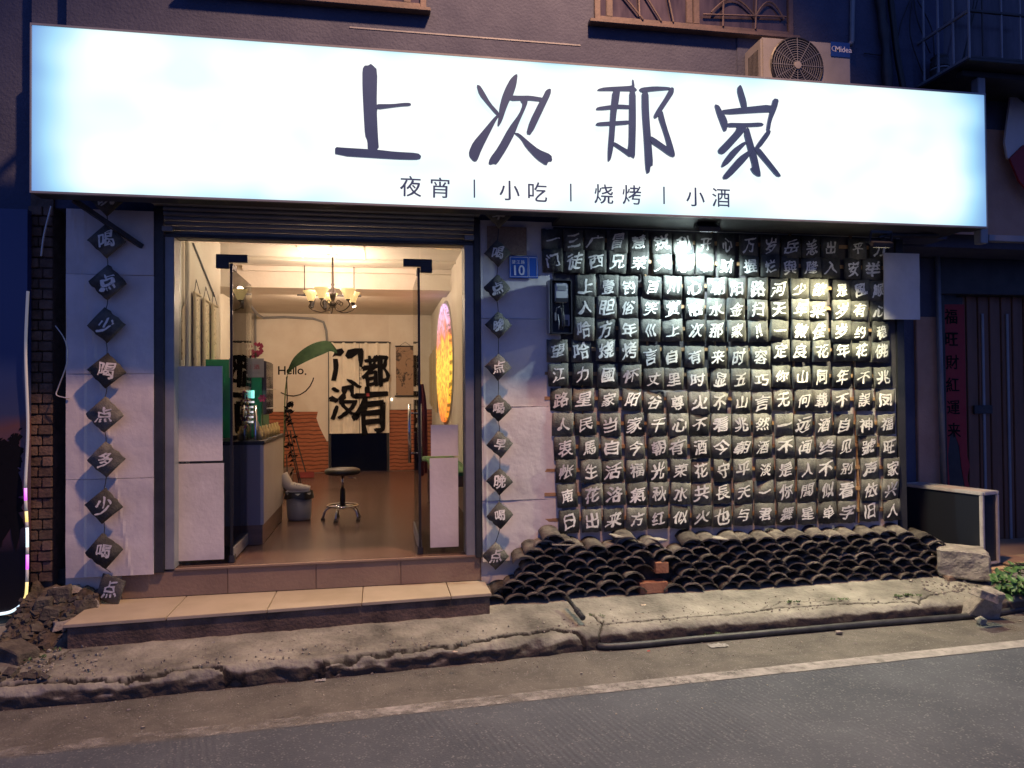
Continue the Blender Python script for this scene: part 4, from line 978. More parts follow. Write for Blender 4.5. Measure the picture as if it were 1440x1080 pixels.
# black pipe along the kerb
pp = [(834,902),(838,909),(850,914),(900,911),(960,905),(1040,898),(1130,890),(1220,882),(1310,875),(1390,868),(1440,860),(1500,853),(1560,845)]
P = [G(a, b-4, .02) + Vector((0, 0, .003)) for a, b in pp]; P[0].z = .06; P[0].y += .05
for i in range(1, len(P)-1): P[i].x += 0
def smooth_path(P, k=4):
    out = []
    for i in range(len(P)-1):
        p0, p1, p2, p3 = P[max(i-1, 0)], P[i], P[i+1], P[min(i+2, len(P)-1)]
        for s in range(k):
            t = s/k; out.append(.5*((2*p1) + (p2-p0)*t + (2*p0-5*p1+4*p2-p3)*t*t + (3*p1-p0-3*p2+p3)*t**3))
    return out+[P[-1]]
o = MB().tube(smooth_path(P), .023, 10).build('drain_pipe', M['rubber'], None, smooth=True); props(o, 'long black plastic pipe lying along the foot of the kerb', 'pipe')
a, b = G(797, 843, .235), G(819, 869, .18); a.z = .25; b.z = .185
sp = thing('pipe_stub', (a+b)/2, 'short black ribbed pipe stub poking out of the stacked tiles onto the pavement', 'pipe')
MB().tube([a, b], .014, 10).build('pipe', M['rubber'], sp, smooth=True)
d = (b-a).normalized()
MB().tube([b-d*.11, b-d*.10, b-d*.06, b-d*.055], [.014, .021, .021, .015], 10).tube([b-d*.05, b-d*.045, b+d*.01, b+d*.015], [.015, .020, .020, .012], 10).build('collar', M['rubber'], sp)
# litter
def litter(px, py, s, m, lab, z=0.):
    c = G(px, py, z); q = MB().grid(lambda u, v: (c.x+(u-.5)*s, c.y+(v-.5)*s*.5, z+.006+.012*abs(noise.noise(Vector((u*4, v*4, px))))), 8, 5)
    o = q.build('litter', m, None); props(o, lab, 'litter')
litter(1010, 909, .13, M['white'], 'crumpled translucent plastic scrap on the road beside the black pipe')
litter(1203, 906, .025, M['white'], 'tiny white scrap on the road right of the plastic scrap')
litter(912, 917, .02, mat('red_wrap', (.6, .1, .08), .5), 'tiny red and white scrap on the road below the black pipe')
litter(451, 958, .06, M['white'], 'grey white stick of litter in the gutter left of centre')
litter(640, 918, .03, M['paper'], 'small dry leaf lying by the kerb left of the pipe bend', .13)
litter(905, 852, .035, M['paper'], 'small pale paper scrap on the pavement right of the pipe stub', .2)
litter(300, 905, .025, M['white'], 'white speck of litter on the pavement below the step', .15)
# weeds in the cracks and a leafy plant at the right
def weed(name, pts, h, m, lab, cat, kind=None, n=8, leafw=.012):
    q = MB()
    for (x, y, z) in pts:
        for k in range(n):
            a = R.uniform(0, 6.28); L = h*R.uniform(.5, 1.1); t = R.uniform(.3, 1.1)
            d = Vector((math.cos(a)*math.sin(t), math.sin(a)*math.sin(t), math.cos(t))); s = Vector((-math.sin(a), math.cos(a), 0))*leafw*R.uniform(.6, 1.2)
            p = Vector((x, y, z)) + Vector((R.uniform(-.02, .02), R.uniform(-.012, .012), 0))
            b = len(q.v); q.v += [p, p+d*L*.5+s, p+d*L-Vector((0,0,.2*L)), p+d*L*.5-s]; q.f.append([b, b+1, b+2, b+3])
    o = q.build(name, m, None, normals=False); props(o, lab, cat, kind=kind); return o
pts = []
for (a, b, n_) in ((840,866,3),(1115,848,3),(1180,844,5),(1285,838,8),(1270,839,5),(1262,822,2),(1000,893,4),(1110,847,2)):
    for i in range(n_):
        c = G(a+R.uniform(-12, 12), b+R.uniform(-1, 1), .15 if b < 880 else .03); pts.append((c.x, c.y, c.z))
weed('crack_weeds', pts, .028, M['weed'], 'tiny green weeds growing in the pavement cracks', 'weeds', 'stuff', 7, .006)
pts = [(R.uniform(-2.2, -1.9), R.uniform(-.78, -.55), .16) for i in range(10)]
weed('moss_weeds', pts, .03, M['weed'], 'low green weeds on the ground left of the step', 'weeds', 'stuff', 7, .008)
def leafy(c, w_, h_, n, lab):
    P_ = thing('leafy_plant', c, lab, 'plant'); q = MB(); st = MB(); rr = random.Random(3)
    for i in range(n):
        t = rr.random()**.6; a = rr.uniform(0, 6.28); p = Vector(c) + Vector((math.cos(a)*w_*t, math.sin(a)*w_*.7*t, h_*(.15+.85*rr.random())*(1-.35*t)))
        r_ = rr.uniform(.022, .042); nrm = (p-Vector(c)+Vector((0,-.1,.15))).normalized() + Vector((rr.uniform(-.5,.5), rr.uniform(-.5,.5), rr.uniform(-.3,.3))); nrm.normalize()
        u = nrm.orthogonal().normalized(); v = nrm.cross(u); an = rr.uniform(0, 6.28); u, v = u*math.cos(an)+v*math.sin(an), v*math.cos(an)-u*math.sin(an)
        b = len(q.v); q.v += [p-u*r_, p-u*r_*.3+v*r_*.55, p+u*r_*.5+v*r_*.4, p+u*r_*1.1, p+u*r_*.5-v*r_*.4, p-u*r_*.3-v*r_*.55, p+nrm*r_*-.18]
        q.f += [[b+6, b+k, b+(k+1)] for k in range(5)] + [[b+6, b+5, b]]
        if i % 9 == 0: st.tube([Vector(c), (Vector(c)+p)/2+Vector((0,0,.03)), p], .003, 4)
    o = q.build('leaves', M['leaf'], P_, normals=False); o['kind'] = 'stuff'
    st.build('stem', M['weed'], P_)
c = G(1430, 850, .1); leafy((c.x+.20, c.y+.14, .10), .24, .30, 210, 'leafy green plant growing beside the kerb at the right edge')

# ------------------------------------------------------------------ light box, boards on the right
LB = thing('light_box', (4.6, -.1, .25), 'black advertising light box with pale metal edges lying on its side at the right', 'light box')
A_, B_ = G(1383, 792, .28), G(1268, 680, .854)
ang = math.atan2(A_.y-B_.y, A_.x-B_.x); LL = (Vector((A_.x, A_.y))-Vector((B_.x, B_.y))).length
rotm = Matrix.Translation((A_.x, A_.y, 0)) @ Matrix.Rotation(ang, 4, 'Z')
Z0, Z1, DP, w = .26, .86, .22, .03
def lbpart(q, name, m, bevel=.002):
    q.v = [rotm @ v for v in q.v]; return q.build(name, m, LB, bevel=bevel)
# local frame: x runs from the far end (-LL) to the near corner (0); y runs back by DP
lbpart(MB().box(-LL+.02, -.015, .012, DP-.012, Z0+.02, Z1-.015), 'panel', mat('dark_acrylic', (.018, .022, .03), .25))
q = MB()
for x in (-LL, -w):
    for y in (0, DP-w): q.box(x, x+w, y, y+w, Z0, Z1-w)
q.box(-LL, 0, 0, w, Z1-w, Z1).box(-LL, 0, DP-w, DP, Z1-w, Z1).box(-LL, -LL+w, w, DP-w, Z1-w, Z1).box(-w, 0, w, DP-w, Z1-w, Z1).box(-w, 0, w, DP-w, Z0, Z0+w*.6).box(-LL+w, -w, 0, w, Z0, Z0+w)
lbpart(q, 'edge_frame', M['alu'], .005)
lbpart(MB().box(-LL+w, -w, w, DP-w, Z1-.02, Z1-.004), 'top_panel', mat('pale_top', (.5, .42, .36), .5), .001)
for i, (px0, py0, px1, py1, z, lab) in enumerate(((1345,804,1412,795,.235,'narrow pale board on the ground in front of the light box'),(1362,808,1420,802,.22,'pale board edge nearest the leafy plant'),(1412,792,1500,778,.25,'wide orange plywood sheet on the ground right of the light box'))):
    p, r_ = G(px0, py0, z), G(px1, py1, z); d = .09 if i < 2 else .26
    q = MB().box(p.x, r_.x, p.y, p.y+d, z-.012, z, Matrix.Rotation(.08, 3, 'Z')); o = q.build('board', M['ply'], None, bevel=.002); props(o, lab, 'board', 'loose boards on the ground at the right')

# ------------------------------------------------------------------ neighbour on the right
NB = thing('neighbour_building', (6.0, .7, 0), 'dark recessed neighbouring house front with a ribbed brown metal door at the right', 'building')
YN = .72
nx_ = lambda px, py=500, Y=YN: W(px, py, Y).x
box('wall', M['wall_glow_blue'], NB, 4.301, nx_(1286), YN, YN+.2, 0, 2.96, .004)
box('pillar', M['pink'], NB, nx_(1286), nx_(1318), YN-.03, YN+.3, 0, 2.4, .006)
box('pillar_head', M['wall_glow_blue'], NB, nx_(1286), nx_(1318), YN-.025, YN+.3, 2.401, 2.96, .006)
box('recess_ceiling', M['wall_glow_blue'], NB, 4.301, 9, WT+.02, YN+.4, 2.965, 3.1, .002)
box('wall', M['wall_glow_blue'], NB, 4.76, 9, .10, .7, 3.101, 7.5, 0)
box('wall', M['pink'], NB, 4.9, 9, .09, .099, 3.05, 3.98, 0)
box('floor', M['brown'], NB, 4.301, 9, -.1, YN+.3, 0, .24, .003)
box('lintel', M['dark_steel'], NB, nx_(1318)+.002, 9, YN-.05, YN+.3, 2.62, 2.96, .004)
x = nx_(1362); i = 0
while x < 8.2:
    box('door_panel', M['brown_door'], NB, x, x+.062, YN+.10-(.012 if i % 2 else 0), YN+.15, .24, 2.619, .004); x += .065; i += 1
for pxx in (1390, 1425): box('door_stile', M['steel'], NB, nx_(pxx), nx_(pxx)+.03, YN+.075, YN+.0875, .24, 2.45, .003)
MB().tube([W(1327, 690, YN-.08), W(1316, 300, YN-.08)], .026, 10).build('pipe', M['steel'], NB, smooth=True)
box('door_post', M['dark_steel'], NB, nx_(1319), nx_(1330), YN-.0, YN+.12, .24, 2.619, .004)
box('lock', M['dark_steel'], NB, nx_(1376), nx_(1402), YN+.06, YN+.086, W(1390, 582, YN).z, W(1390, 570, YN).z, .004)
CL = thing('door_couplet', (nx_(1345), YN, .7), 'torn vertical red paper couplet with black characters beside the brown door', 'couplet')
yq = YN+.05
pl = [(1327,428),(1356,428),(1360,640),(1364,655),(1360,672),(1365,690),(1358,690),(1352,655),(1349,628),(1342,606),(1336,612),(1333,640),(1336,690),(1331,690),(1328,640)]
box('mount', M['dark_steel'], CL, nx_(1330), nx_(1361), yq+.004, yq+.06, .24, 2.6, .002)
MB().poly([(W(a, b, yq).x, yq, W(a, b, yq).z) for a, b in pl], (0, .003, 0)).build('red_paper', M['red'], CL)
prepare('福旺財紅運来', 0, 'cp')
for i, ch in enumerate('福旺財紅運来'):
    p = W(1337+i*.9, 445+32*i, yq); me = glyph(ch, 'cp', lambda x, y: (p.x+x*.15, yq-.001, p.z+y*.15), warp=.05, seed=i, bold=.03); link_mesh('painted_character', me, M['ink'], CL)
# post, cage balcony, hanging cloth
SP = thing('sign_post', (4.78, -.3, 2.9), 'tall dark steel post standing at the right end of the glowing sign', 'post')
box('post', M['steel'], SP, 4.69, 4.76, -.42, -.35, 2.86, 4.18, .004)
box('base_rail', M['steel'], SP, 4.765, 6.0, -.42, -.36, 2.88, 2.93, .004)
box('top_rail', M['dark_steel'], SP, 4.55, 6.0, -.42, -.36, 4.184, 4.23, .004)
CG = thing('window_cage', (5.3, -.2, 4.2), 'steel burglar cage over the dark window at the upper right corner', 'window cage')
for i in range(9):
    x = 4.62 + .17*i; MB().tube([(x, -.55, 4.26), (x, -.55, 5.8)], .008, 6).build('bar', M['steel'] if i in (1, 2, 3) else M['dark_steel'], CG)
for i in range(4):
    y = -.55 + .16*i; MB().tube([(4.5, y, 4.26), (4.5, y, 5.8)], .010, 6).build('bar', M['steel'], CG)
for z in (4.26, 4.62, 5.2):
    box('cross_rail', M['dark_steel'], CG, 4.5, 6.1, -.56, -.54, z, z+.02, .002); MB().bar((4.5, -.54, z+.01), (4.5, .1, z+.01), .02).build('cross_rail', M['steel'], CG)
box('cage_floor', M['dark_steel'], CG, 4.48, 6.1, -.57, .1, 4.235, 4.255, .002)
box('window_pane', M['glassw'], CG, 4.6, 6.1, .07, .095, 4.3, 5.8, 0)
HC = thing('hanging_cloth', (5.0, -.1, 3.2), 'folded pale and red cloth hanging on the pink wall at the right edge', 'cloth')
pts = [W(1422,130,.0), W(1440,145,0), W(1456,180,0), W(1454,245,0), W(1440,235,0), W(1417,222,0), W(1413,200,0)]
MB().poly([(p.x, .0, p.z) for p in pts], (0, .02, 0)).build('pale_fold', M['foam'], HC)
pts = [W(1417,224,0), W(1436,205,0), W(1460,240,0), W(1460,290,0), W(1430,255,0)]
MB().poly([(p.x, -.025, p.z) for p in pts], (0, .02, 0)).build('red_fold', M['red'], HC)

# ------------------------------------------------------------------ air conditioner and things above the sign
AC = thing('air_conditioner', (3.28, -.3, 3.85), 'white outdoor air conditioner unit with a round fan grille above the sign', 'air conditioner')
ax0, ax1, az0, az1, ay = 2.90, 3.665, 3.86, 4.425, -.30
box('casing', M['white'], AC, ax0, ax1, ay, -.03, az0, az1, .015)
cx, cz, rr_ = W(1120, 90, ay).x, W(1120, 93, ay).z, .215
MB().lathe((cx, ay-.002, cz), [(0, 0), (rr_, 0), (rr_+.01, -.006), (rr_, -.012), (rr_-.012, -.006)], 40, 'Y').build('fan_recess', M['black'], AC)
q = MB()
for r_ in [i*.018 for i in range(2, 12)]:
    q.tube([(cx+r_*math.cos(a), ay-.014, cz+r_*math.sin(a)) for a in [2*math.pi*k/36 for k in range(37)]], .0022, 4, False)
for k in range(12):
    a = k*math.pi/6; q.tube([(cx+.03*math.cos(a), ay-.016, cz+.03*math.sin(a)), (cx+rr_*math.cos(a), ay-.016, cz+rr_*math.sin(a))], .0025, 4, False)
q.build('fan_guard', M['steel'], AC)
MB().lathe((cx, ay-.02, cz), [(0, -.004), (.028, -.003), (.03, .004)], 20, 'Y').build('fan_hub', M['white'], AC)
a, b = W(1168, 79.5, ay), W(1194.5, 61, ay)
lp = box('logo_plate', mat('logo_blue', (.01, .05, .25), .4), AC, a.x, b.x, ay-.005, ay-.0005, a.z, b.z, .001)
prepare('Midea', .012, 'logo')
xx = a.x+.038
for ch in 'Midea':
    bm_, w_, h_ = GL[(ch, 'logo')]; s = .062; zc = {'M': .36, 'i': .37, 'd': .37}.get(ch, .26)
    me = glyph(ch, 'logo', lambda x, y: (xx+w_*s/2+x*s, ay-.006, (a.z+b.z)/2-.02+zc*s+y*s)); link_mesh('logo_letter', me, M['wpaint'], lp); xx += (w_+.06)*s
c_ = ((a.x+.028), (a.z+b.z)/2+.004)
MB().tube([(c_[0]+.019*math.cos(t), ay-.006, c_[1]+.019*math.sin(t)) for t in [rad(40+i*14) for i in range(20)]], .0022, 4).build('logo_ring', M['wpaint'], lp)
for k in range(4):
    z = 4.06-.03*k; box('vent_slot', M['dark_steel'], AC, 3.44, 3.60, ay-.002, ay+.001, z, z+.006, 0)
q = MB()
for k in range(8): q.box(ax0-.002, ax0+.001, ay+.05+.02*k, ay+.06+.02*k, az0+.08, az1-.08)
q.build('side_louvre', M['dark_steel'], AC)
for y in (-.26, -.09): box('foot', M['dark_steel'], AC, ax0+.05, ax1-.05, y-.015, y+.015, az0-.03, az0-.001, .002)
for xw in (ax0+.1, ax1-.1): MB().bar((xw, -.30, az0-.045), (xw, 0, az0-.045), .03).build('wall_bracket', M['dark_steel'], AC)
# insulated pipes and cables
P = smooth_path([W(1235,-20,-.05), W(1241,30,-.05), W(1245,60,-.06), W(1248,120,-.08), W(1250,170,-.05)])
o = MB().tube(P, [.038+.006*math.sin(i*1.3) for i in range(len(P))], 8).build('wrapped_pipe', M['dark_steel'], None, smooth=True); props(o, 'thick taped pipe bundle running down the wall above the sign', 'pipe')
P = smooth_path([W(1250,-20,-.05), W(1256,30,-.06), W(1262,80,-.08), W(1272,135,-.1)])
o = MB().tube(P, .025, 8).build('wrapped_pipe', M['black'], None, smooth=True); props(o, 'slimmer black pipe crossing down the wall right of the taped bundle', 'pipe')
P = [W(1199,-10,-.02), W(1198,58,-.02), W(1196,62,-.1)]
o = MB().tube(P, .02, 8).build('drain_tube', M['white'], None, smooth=True); props(o, 'thin pale tube coming down to the air conditioner corner', 'pipe')
cabs = [[(1282,-5),(1268,30),(1262,58)],[(1285,-5),(1290,28),(1308,75)],[(1290,0),(1310,40),(1314,80)],[(1283,0),(1280,50),(1300,110)],[(1375,0),(1360,60),(1352,110)],[(1370,0),(1362,50),(1345,115)],[(1215,75),(1240,78)]]
for i, cc in enumerate(cabs):
    P = smooth_path([W(a, b, -.03-.01*(k == 1)) for k, (a, b) in enumerate(cc)])
    o = MB().tube(P, .005, 5).build('cable', M['black'], None, smooth=True)
    props(o, ['thin cable curving left from the bunch towards the black pipe','thin cable falling steeply from the bunch to the taped bundle','thin cable hooking over the top of the taped bundle','thin cable hanging between the black pipe and the bunch','straight thin cable nearest the window cage','straight thin cable just left of the one by the window cage','short horizontal cable between the air conditioner and the taped pipe'][i], 'cable', 'cables on the upper wall')
PD = thing('wrapped_bundle', W(1322, 122, -.1), 'dark taped bundle standing on the wall ledge above the sign at the right', 'bundle')
c = W(1322, 122, -.1)
MB().lathe(c, [(.0,0),(.085,0),(.08,.05),(.07,.08),(.072,.12),(.065,.14),(.075,.16),(.072,.20),(.066,.22),(.07,.24),(.05,.26),(0,.26)], 14).build('wrapping', M['dark_steel'], PD)
MB().tube([c+Vector((.07*math.cos(t),.07*math.sin(t),.14+.0*t)) for t in [i*.3 for i in range(22)]], .008, 5).build('strap', M['steel'], PD)

# ------------------------------------------------------------------ left neighbour: brick pillar, dark gap, printed panel with light strip
BP = thing('brick_pillar', (-2.26, 0, 0), 'old brick pillar at the left edge beside the dark gap', 'pillar')
box('core', M['brick'], BP, -2.33, -2.19, .022, .5, 0, 3.9, 0)
z = .45; i = 0
while z < 3.0:
    o_ = .07*(i % 2)
    for (a, b) in (((-2.335, -2.25) if i % 2 else (-2.335, -2.275)), ((-2.243, -2.185) if i % 2 else (-2.268, -2.185))):
        box('brick', M['brick'], BP, a, b, -.005+R.uniform(-.008, .006), .0215, z, z+.062, .004)
    z += .071; i += 1
LW = thing('side_building', (-3.5, .6, 0), 'dark building wall left of the brick pillar', 'building')
box('wall', M['wall_glow_blue'], LW, -7, -2.34, .10, .6, 0, 7.5, 0)
box('gap_wall', M['wall_glow_blue'], LW, -2.185, -2.1, .5, .6, 0, 7.5, 0)
box('wall', M['wall_glow_blue'], LW, -2.339, -2.11, .05, .45, 3.0, 7.5, 0)
PN = thing('printed_panel', (-2.9, -.1, .3), 'glossy printed panel with palm tree silhouettes at dusk at the left edge', 'poster')
def dusk():
    m = mat('dusk_print', (.05, .05, .1), .25); N = m.node_tree.nodes; L = m.node_tree.links; b = N['Principled BSDF']
    tc = N.new('ShaderNodeTexCoord'); sx = N.new('ShaderNodeSeparateXYZ'); L.new(tc.outputs['Object'], sx.inputs[0])
    r = N.new('ShaderNodeValToRGB'); cr = r.color_ramp; cr.elements[0].position = .0; cr.elements[0].color = (.004, .004, .008, 1); cr.elements[1].position = 1; cr.elements[1].color = (.012, .03, .14, 1)
    for p, c in ((.22, (.006, .006, .012)), (.28, (.10, .05, .07)), (.42, (.10, .08, .13)), (.52, (.16, .07, .06)), (.56, (.05, .06, .13)), (.7, (.02, .04, .15))):
        e = cr.elements.new(p); e.color = (*c, 1)
    mr = N.new('ShaderNodeMapRange'); mr.inputs['From Min'].default_value = -1.35; mr.inputs['From Max'].default_value = 1.35
    nz = N.new('ShaderNodeTexNoise'); nz.inputs['Scale'].default_value = 2; L.new(tc.outputs['Object'], nz.inputs['Vector']); ad = N.new('ShaderNodeMath'); ad.operation = 'MULTIPLY_ADD'; ad.inputs[1].default_value = .3; L.new(nz.outputs['Fac'], ad.inputs[0]); L.new(sx.outputs['Z'], ad.inputs[2])
    L.new(ad.outputs[0], mr.inputs['Value']); L.new(mr.outputs[0], r.inputs[0]); L.new(r.outputs[0], b.inputs['Base Color']); return m
PYY = -.10
e0, e1 = W(38, 560, PYY).x, W(36, 800, PYY).z
pb = W(20, 882, PYY)
pts = [(-4.2, 2.95), (e0, 2.95), (e0, .42), (e0-.02, .36), (e0-.06, .315), (e0-.14, .29), (-4.2, .28)]
MB().poly([(x, PYY, z) for x, z in pts], (0, .06, 0)).build('panel', dusk(), PN)
q = MB(); rr = random.Random(5)
for (px, py, s) in ((12, 650, .30), (34, 622, .16), (-10, 690, .3), (22, 720, .22)):
    c = W(px, py, PYY-.003)
    for k in range(15):
        a = k*6.28/15 + rr.uniform(-.15, .15); L_ = s*rr.uniform(.75, 1.1); pts = []
        for t in (0, .25, .5, .75, 1): pts.append((c.x+math.cos(a)*L_*t, c.z+math.sin(a)*L_*t - .45*L_*t*t))
        w_ = [.008, .035*s/.3, .04*s/.3, .03*s/.3, .002]
        for (p0, p1, wa, wb) in zip(pts[:-1], pts[1:], w_[:-1], w_[1:]):
            if max(p0[0], p1[0]) > e0-.03: continue
            d = Vector((p1[0]-p0[0], 0, p1[1]-p0[1])).normalized(); n_ = Vector((-d.z, 0, d.x)); y = PYY-.0015-.0002*k
            b = len(q.v); q.v += [Vector((p0[0], y, p0[1]))+n_*wa, Vector((p1[0], y, p1[1]))+n_*wb, Vector((p1[0], y, p1[1]))-n_*wb, Vector((p0[0], y, p0[1]))-n_*wa]; q.f.append([b, b+1, b+2, b+3])
q.build('palm_print', M['ink'], PN, normals=False)
LS = thing('led_strip', (e0, PYY-.03, .3), 'flexible light strip glowing magenta yellow and white around the printed panel edge', 'light strip')
path = smooth_path([Vector(p) for p in [(e0+.012, PYY-.02, 2.4), (e0+.004, PYY-.03, 2.0), (e0+.014, PYY-.02, 1.5), (e0+.005, PYY-.03, 1.1), (e0+.012, PYY-.02, .8), (e0+.010, PYY-.02, .45), (e0-.01, PYY-.02, .36), (e0-.06, PYY-.02, .305), (e0-.16, PYY-.02, .28), (e0-.5, PYY-.02, .27), (e0-1.3, PYY-.02, .27)]], 8)
cols = {'sleeve': emat('strip_dim', (.9, .8, .75), .12, (.5, .5, .5)), 'magenta': emat('strip_magenta', (.75, .08, 1.), 1.3), 'yellow': emat('strip_yellow', (1., .75, .15), 1.1), 'white': emat('strip_white', (.7, .9, 1.), 1.2)}
nseg = len(path)-1
def segcol(z, x):
    if x < e0-.04: return 'white'
    for lo, hi, c in ((1.05, 1.14, 'magenta'), (.88, .97, 'yellow'), (.72, .84, 'white'), (.58, .70, 'magenta'), (.36, .50, 'yellow'), (0, .34, 'white')):
        if lo <= z <= hi: return c
    return 'sleeve'
i = 0
while i < nseg:
    c = segcol(path[i].z, path[i].x); j = i
    while j < nseg and segcol(path[j].z, path[j].x) == c: j += 1
    MB().tube(path[i:j+1], .0095, 8).build('strip_section', cols[c], LS, smooth=True); i = j
o = MB().tube(smooth_path([W(72,290,-.05), W(62,330,-.05), W(58,360,-.05)]), .006, 5).build('hanging_wire', M['alu'], None); props(o, 'short pale wire hanging in the dark gap under the left end of the sign', 'wire')
o = MB().tube(smooth_path([W(78,458,-.05), W(92,480,-.06), W(94,510,-.06), W(82,545,-.05), W(80,556,-.06), W(98,560,-.07)]), .004, 5).build('hanging_wire', M['alu'], None); props(o, 'looped pale wire beside the left edge of the foam sheeting', 'wire')

# ------------------------------------------------------------------ inside the shop
# ceiling trim strips
for px in (417, 465, 511):
    p = G(px, 346, CZ-.004); e_ = G(px*.97+14, 380, CZ-.004)
    box('ceiling_trim', M['plaster'], B, p.x-.008, p.x+.008, p.y, 2.6, CZ-.012, CZ-.001, .001)
box('ceiling_trim', M['plaster'], B, -1.5, .84, 2.602, 2.64, CZ-.03, CZ-.001, .002)
box('ceiling_trim', M['plaster'], B, -1.5, .84, 3.14, 3.199, CZ-.06, CZ-.001, .004)
light('added_entrance_light', 'POINT', (-.4, .75, 3.05), 26, (1., .74, .50), .06)  # unseen lamp added to light the rack and the front of the room
eo = MB().lathe((-.4, .75, CZ-.03), [(0,0),(.12,.004),(.13,.028)], 20).build('added_ceiling_lamp', emat('added_lamp_glow', (1,.8,.5), 2), None, smooth=True); props(eo, 'unseen flat round lamp added inside the door above the lintel to light the front', 'lamp')
# chandelier
CH = thing('chandelier', (-.52, 2.4, 2.85), 'dark scrolled chandelier with five glowing cream glass shades inside the shop', 'chandelier')
M['iron'] = mat('dark_bronze', (.05, .04, .035), .4, metal=.6)
M['shade'] = mat('glowing_cream_shade', (.8, .7, .45), .4, emit=(1., .74, .28), stren=.55)
M['bulb'] = emat('bulb_glow', (1., .93, .75), 6)
cx, cy, cz = W(468, 420, 2.4).x, 2.4, W(468, 430, 2.4).z
MB().lathe((cx, cy, cz), [(0,-.02),(.02,-.02),(.035,.0),(.03,.03),(.015,.05),(.03,.09),(.036,.13),(.02,.18),(.012,.20),(.02,.22),(.012,.24),(.01, CZ-cz)], 14).build('stem', M['iron'], CH, smooth=True)
MB().lathe((cx, cy, CZ-.03), [(.06, .03), (.055, .01), (.02, 0), (0, 0)], 18).build('ceiling_rose', M['alu'], CH, smooth=True)
prof = [(1.28*a_, 1.28*b_) for a_, b_ in [(.020,0),(.028,.012),(.036,.035),(.048,.06),(.062,.078),(.064,.082),(.060,.080),(.045,.062),(.033,.037),(.022,.012)]]
for k in range(5):
    a = rad(72*k + 100); r_ = .225; d = Vector((math.cos(a), math.sin(a), 0)); c = Vector((cx, cy, cz))
    end = c + d*r_ + Vector((0, 0, .035))
    arm = smooth_path([c+d*.02, c+d*.06+Vector((0,0,-.05)), c+d*.13+Vector((0,0,-.065)), c+d*.20+Vector((0,0,-.045)), c+d*.245+Vector((0,0,-.01)), c+d*.23+Vector((0,0,.025)), end])
    am = MB().tube(arm, .006, 6)
    am.tube(smooth_path([c+d*.03, c+d*.07+Vector((0,0,.05)), c+d*.11+Vector((0,0,.035)), c+d*.095+Vector((0,0,.005)), c+d*.075+Vector((0,0,.02))]), .0045, 6).build('arm', M['iron'], CH, smooth=True)
    MB().lathe(end, [(0,0),(.012,0),(.024,.008),(.022,.02),(0,.02)], 12).build('cup', M['iron'], CH, smooth=True)
    sh = MB().lathe(end+Vector((0,0,.016)), prof, 22).build('shade', M['shade'], CH, smooth=True)
    MB().lathe(end+Vector((0,0,.03)), [(0,0),(.012,.005),(.018,.022),(.012,.038),(0,.044)], 12).build('bulb', M['bulb'], sh, smooth=True)
    light('chandelier_bulb_light', 'POINT', end+Vector((0,0,.125)), 13, (1.0, .70, .52), .03)
# track lights behind
TR = thing('track_light', (-.5, 3.1, 2.86), 'black ceiling track with small spotlights behind the chandelier', 'track light')
ty = 3.1; ta, tb = W(418, 415, ty), W(508, 416, ty)
box('track', M['black'], TR, ta.x, tb.x, ty-.015, ty+.015, ta.z-.008, ta.z+.01, .002)
for xx_ in (ta.x+.08, tb.x-.08): MB().tube([(xx_, ty, ta.z+.01), (xx_, ty, CZ)], .005, 6).build('drop_rod', M['black'], TR)
for px, py, dx, on in ((441,421,-.02,0),(457,423,0,0),(493,420,.04,1)):
    p = W(px, py, ty); dv = Vector((dx, -.02, -.09)).normalized()
    hd = MB().tube([p, p+dv*.1], .022, 12).build('spot_head', M['black'], TR)
    if on:
        MB().tube([p+dv*.1, p+dv*.104], .019, 12).build('spot_lens', emat('spot_led', (1., .95, .8), 25), hd)
        light('track_spot_light', 'SPOT', p+dv*.12, 40, (1., .8, .55), .02, aim=(-.7, 6.4, 1.3), cone=85, blend=.6)
light('added_back_room_light', 'POINT', (-.7, 4.15, 2.93), 60, (1., .70, .48), .05)  # added lamp, kept out of sight by the beam, brightens the back of the shop
BLm = MB().lathe((-.7, 4.15, 2.985), [(0,0),(.10,.002),(.11,.015)], 20).build('added_ceiling_lamp', emat('added_lamp_glow', (1,.8,.5), 2), None, smooth=True); props(BLm, 'unseen flat round lamp added behind the beam to light the back of the shop', 'lamp')
# curtain
CU = thing('door_curtain', (-.31, 6.46, 1.25), 'cream half-length door curtain with big black brush characters at the back of the shop', 'curtain')
ca, cb_ = W(463, 610, 6.46), W(547, 482, 6.46)
def cy_(x, z): return 6.46 + .012*math.sin(x*38) + .008*math.sin(x*71+z*2)
xm = (ca.x+cb_.x)/2
for (x0, x1) in ((ca.x, xm-.004), (xm+.004, cb_.x)):
    MB().grid(lambda u, v: (x0+(x1-x0)*u, cy_(x0+(x1-x0)*u, 0), ca.z+(cb_.z-ca.z)*v), 30, 4).build('curtain_panel', M['cloth'], CU, smooth=True)
MB().tube([(ca.x-.03, 6.46, cb_.z), (cb_.x+.03, 6.46, cb_.z)], .012, 8).build('curtain_rod', M['dark_steel'], CU)
def k7(u, v): return W(440+u/6.75, 460+v/6.75, 6.43)
for st in ([(205,215),(275,200),(300,235),(265,275),(215,270),(185,285),(200,250)], [(190,300),(235,300),(245,360),(235,440),(220,510),(172,508),(180,470),(195,400)],
           [(305,270),(330,215),(400,200),(470,200),(482,230),(478,320),(465,385),(445,375),(430,310),(425,255),(370,295),(330,302)], [(318,490),(370,500),(410,525),(430,545),(465,560),(455,580),(420,575),(370,545),(325,510)]):
    MB().poly([(k7(*p).x, 6.43, k7(*p).z) for p in st], (0, .002, 0)).build('brush_stroke', M['ink'], CU)
prepare('都没有', 0, 'fat')
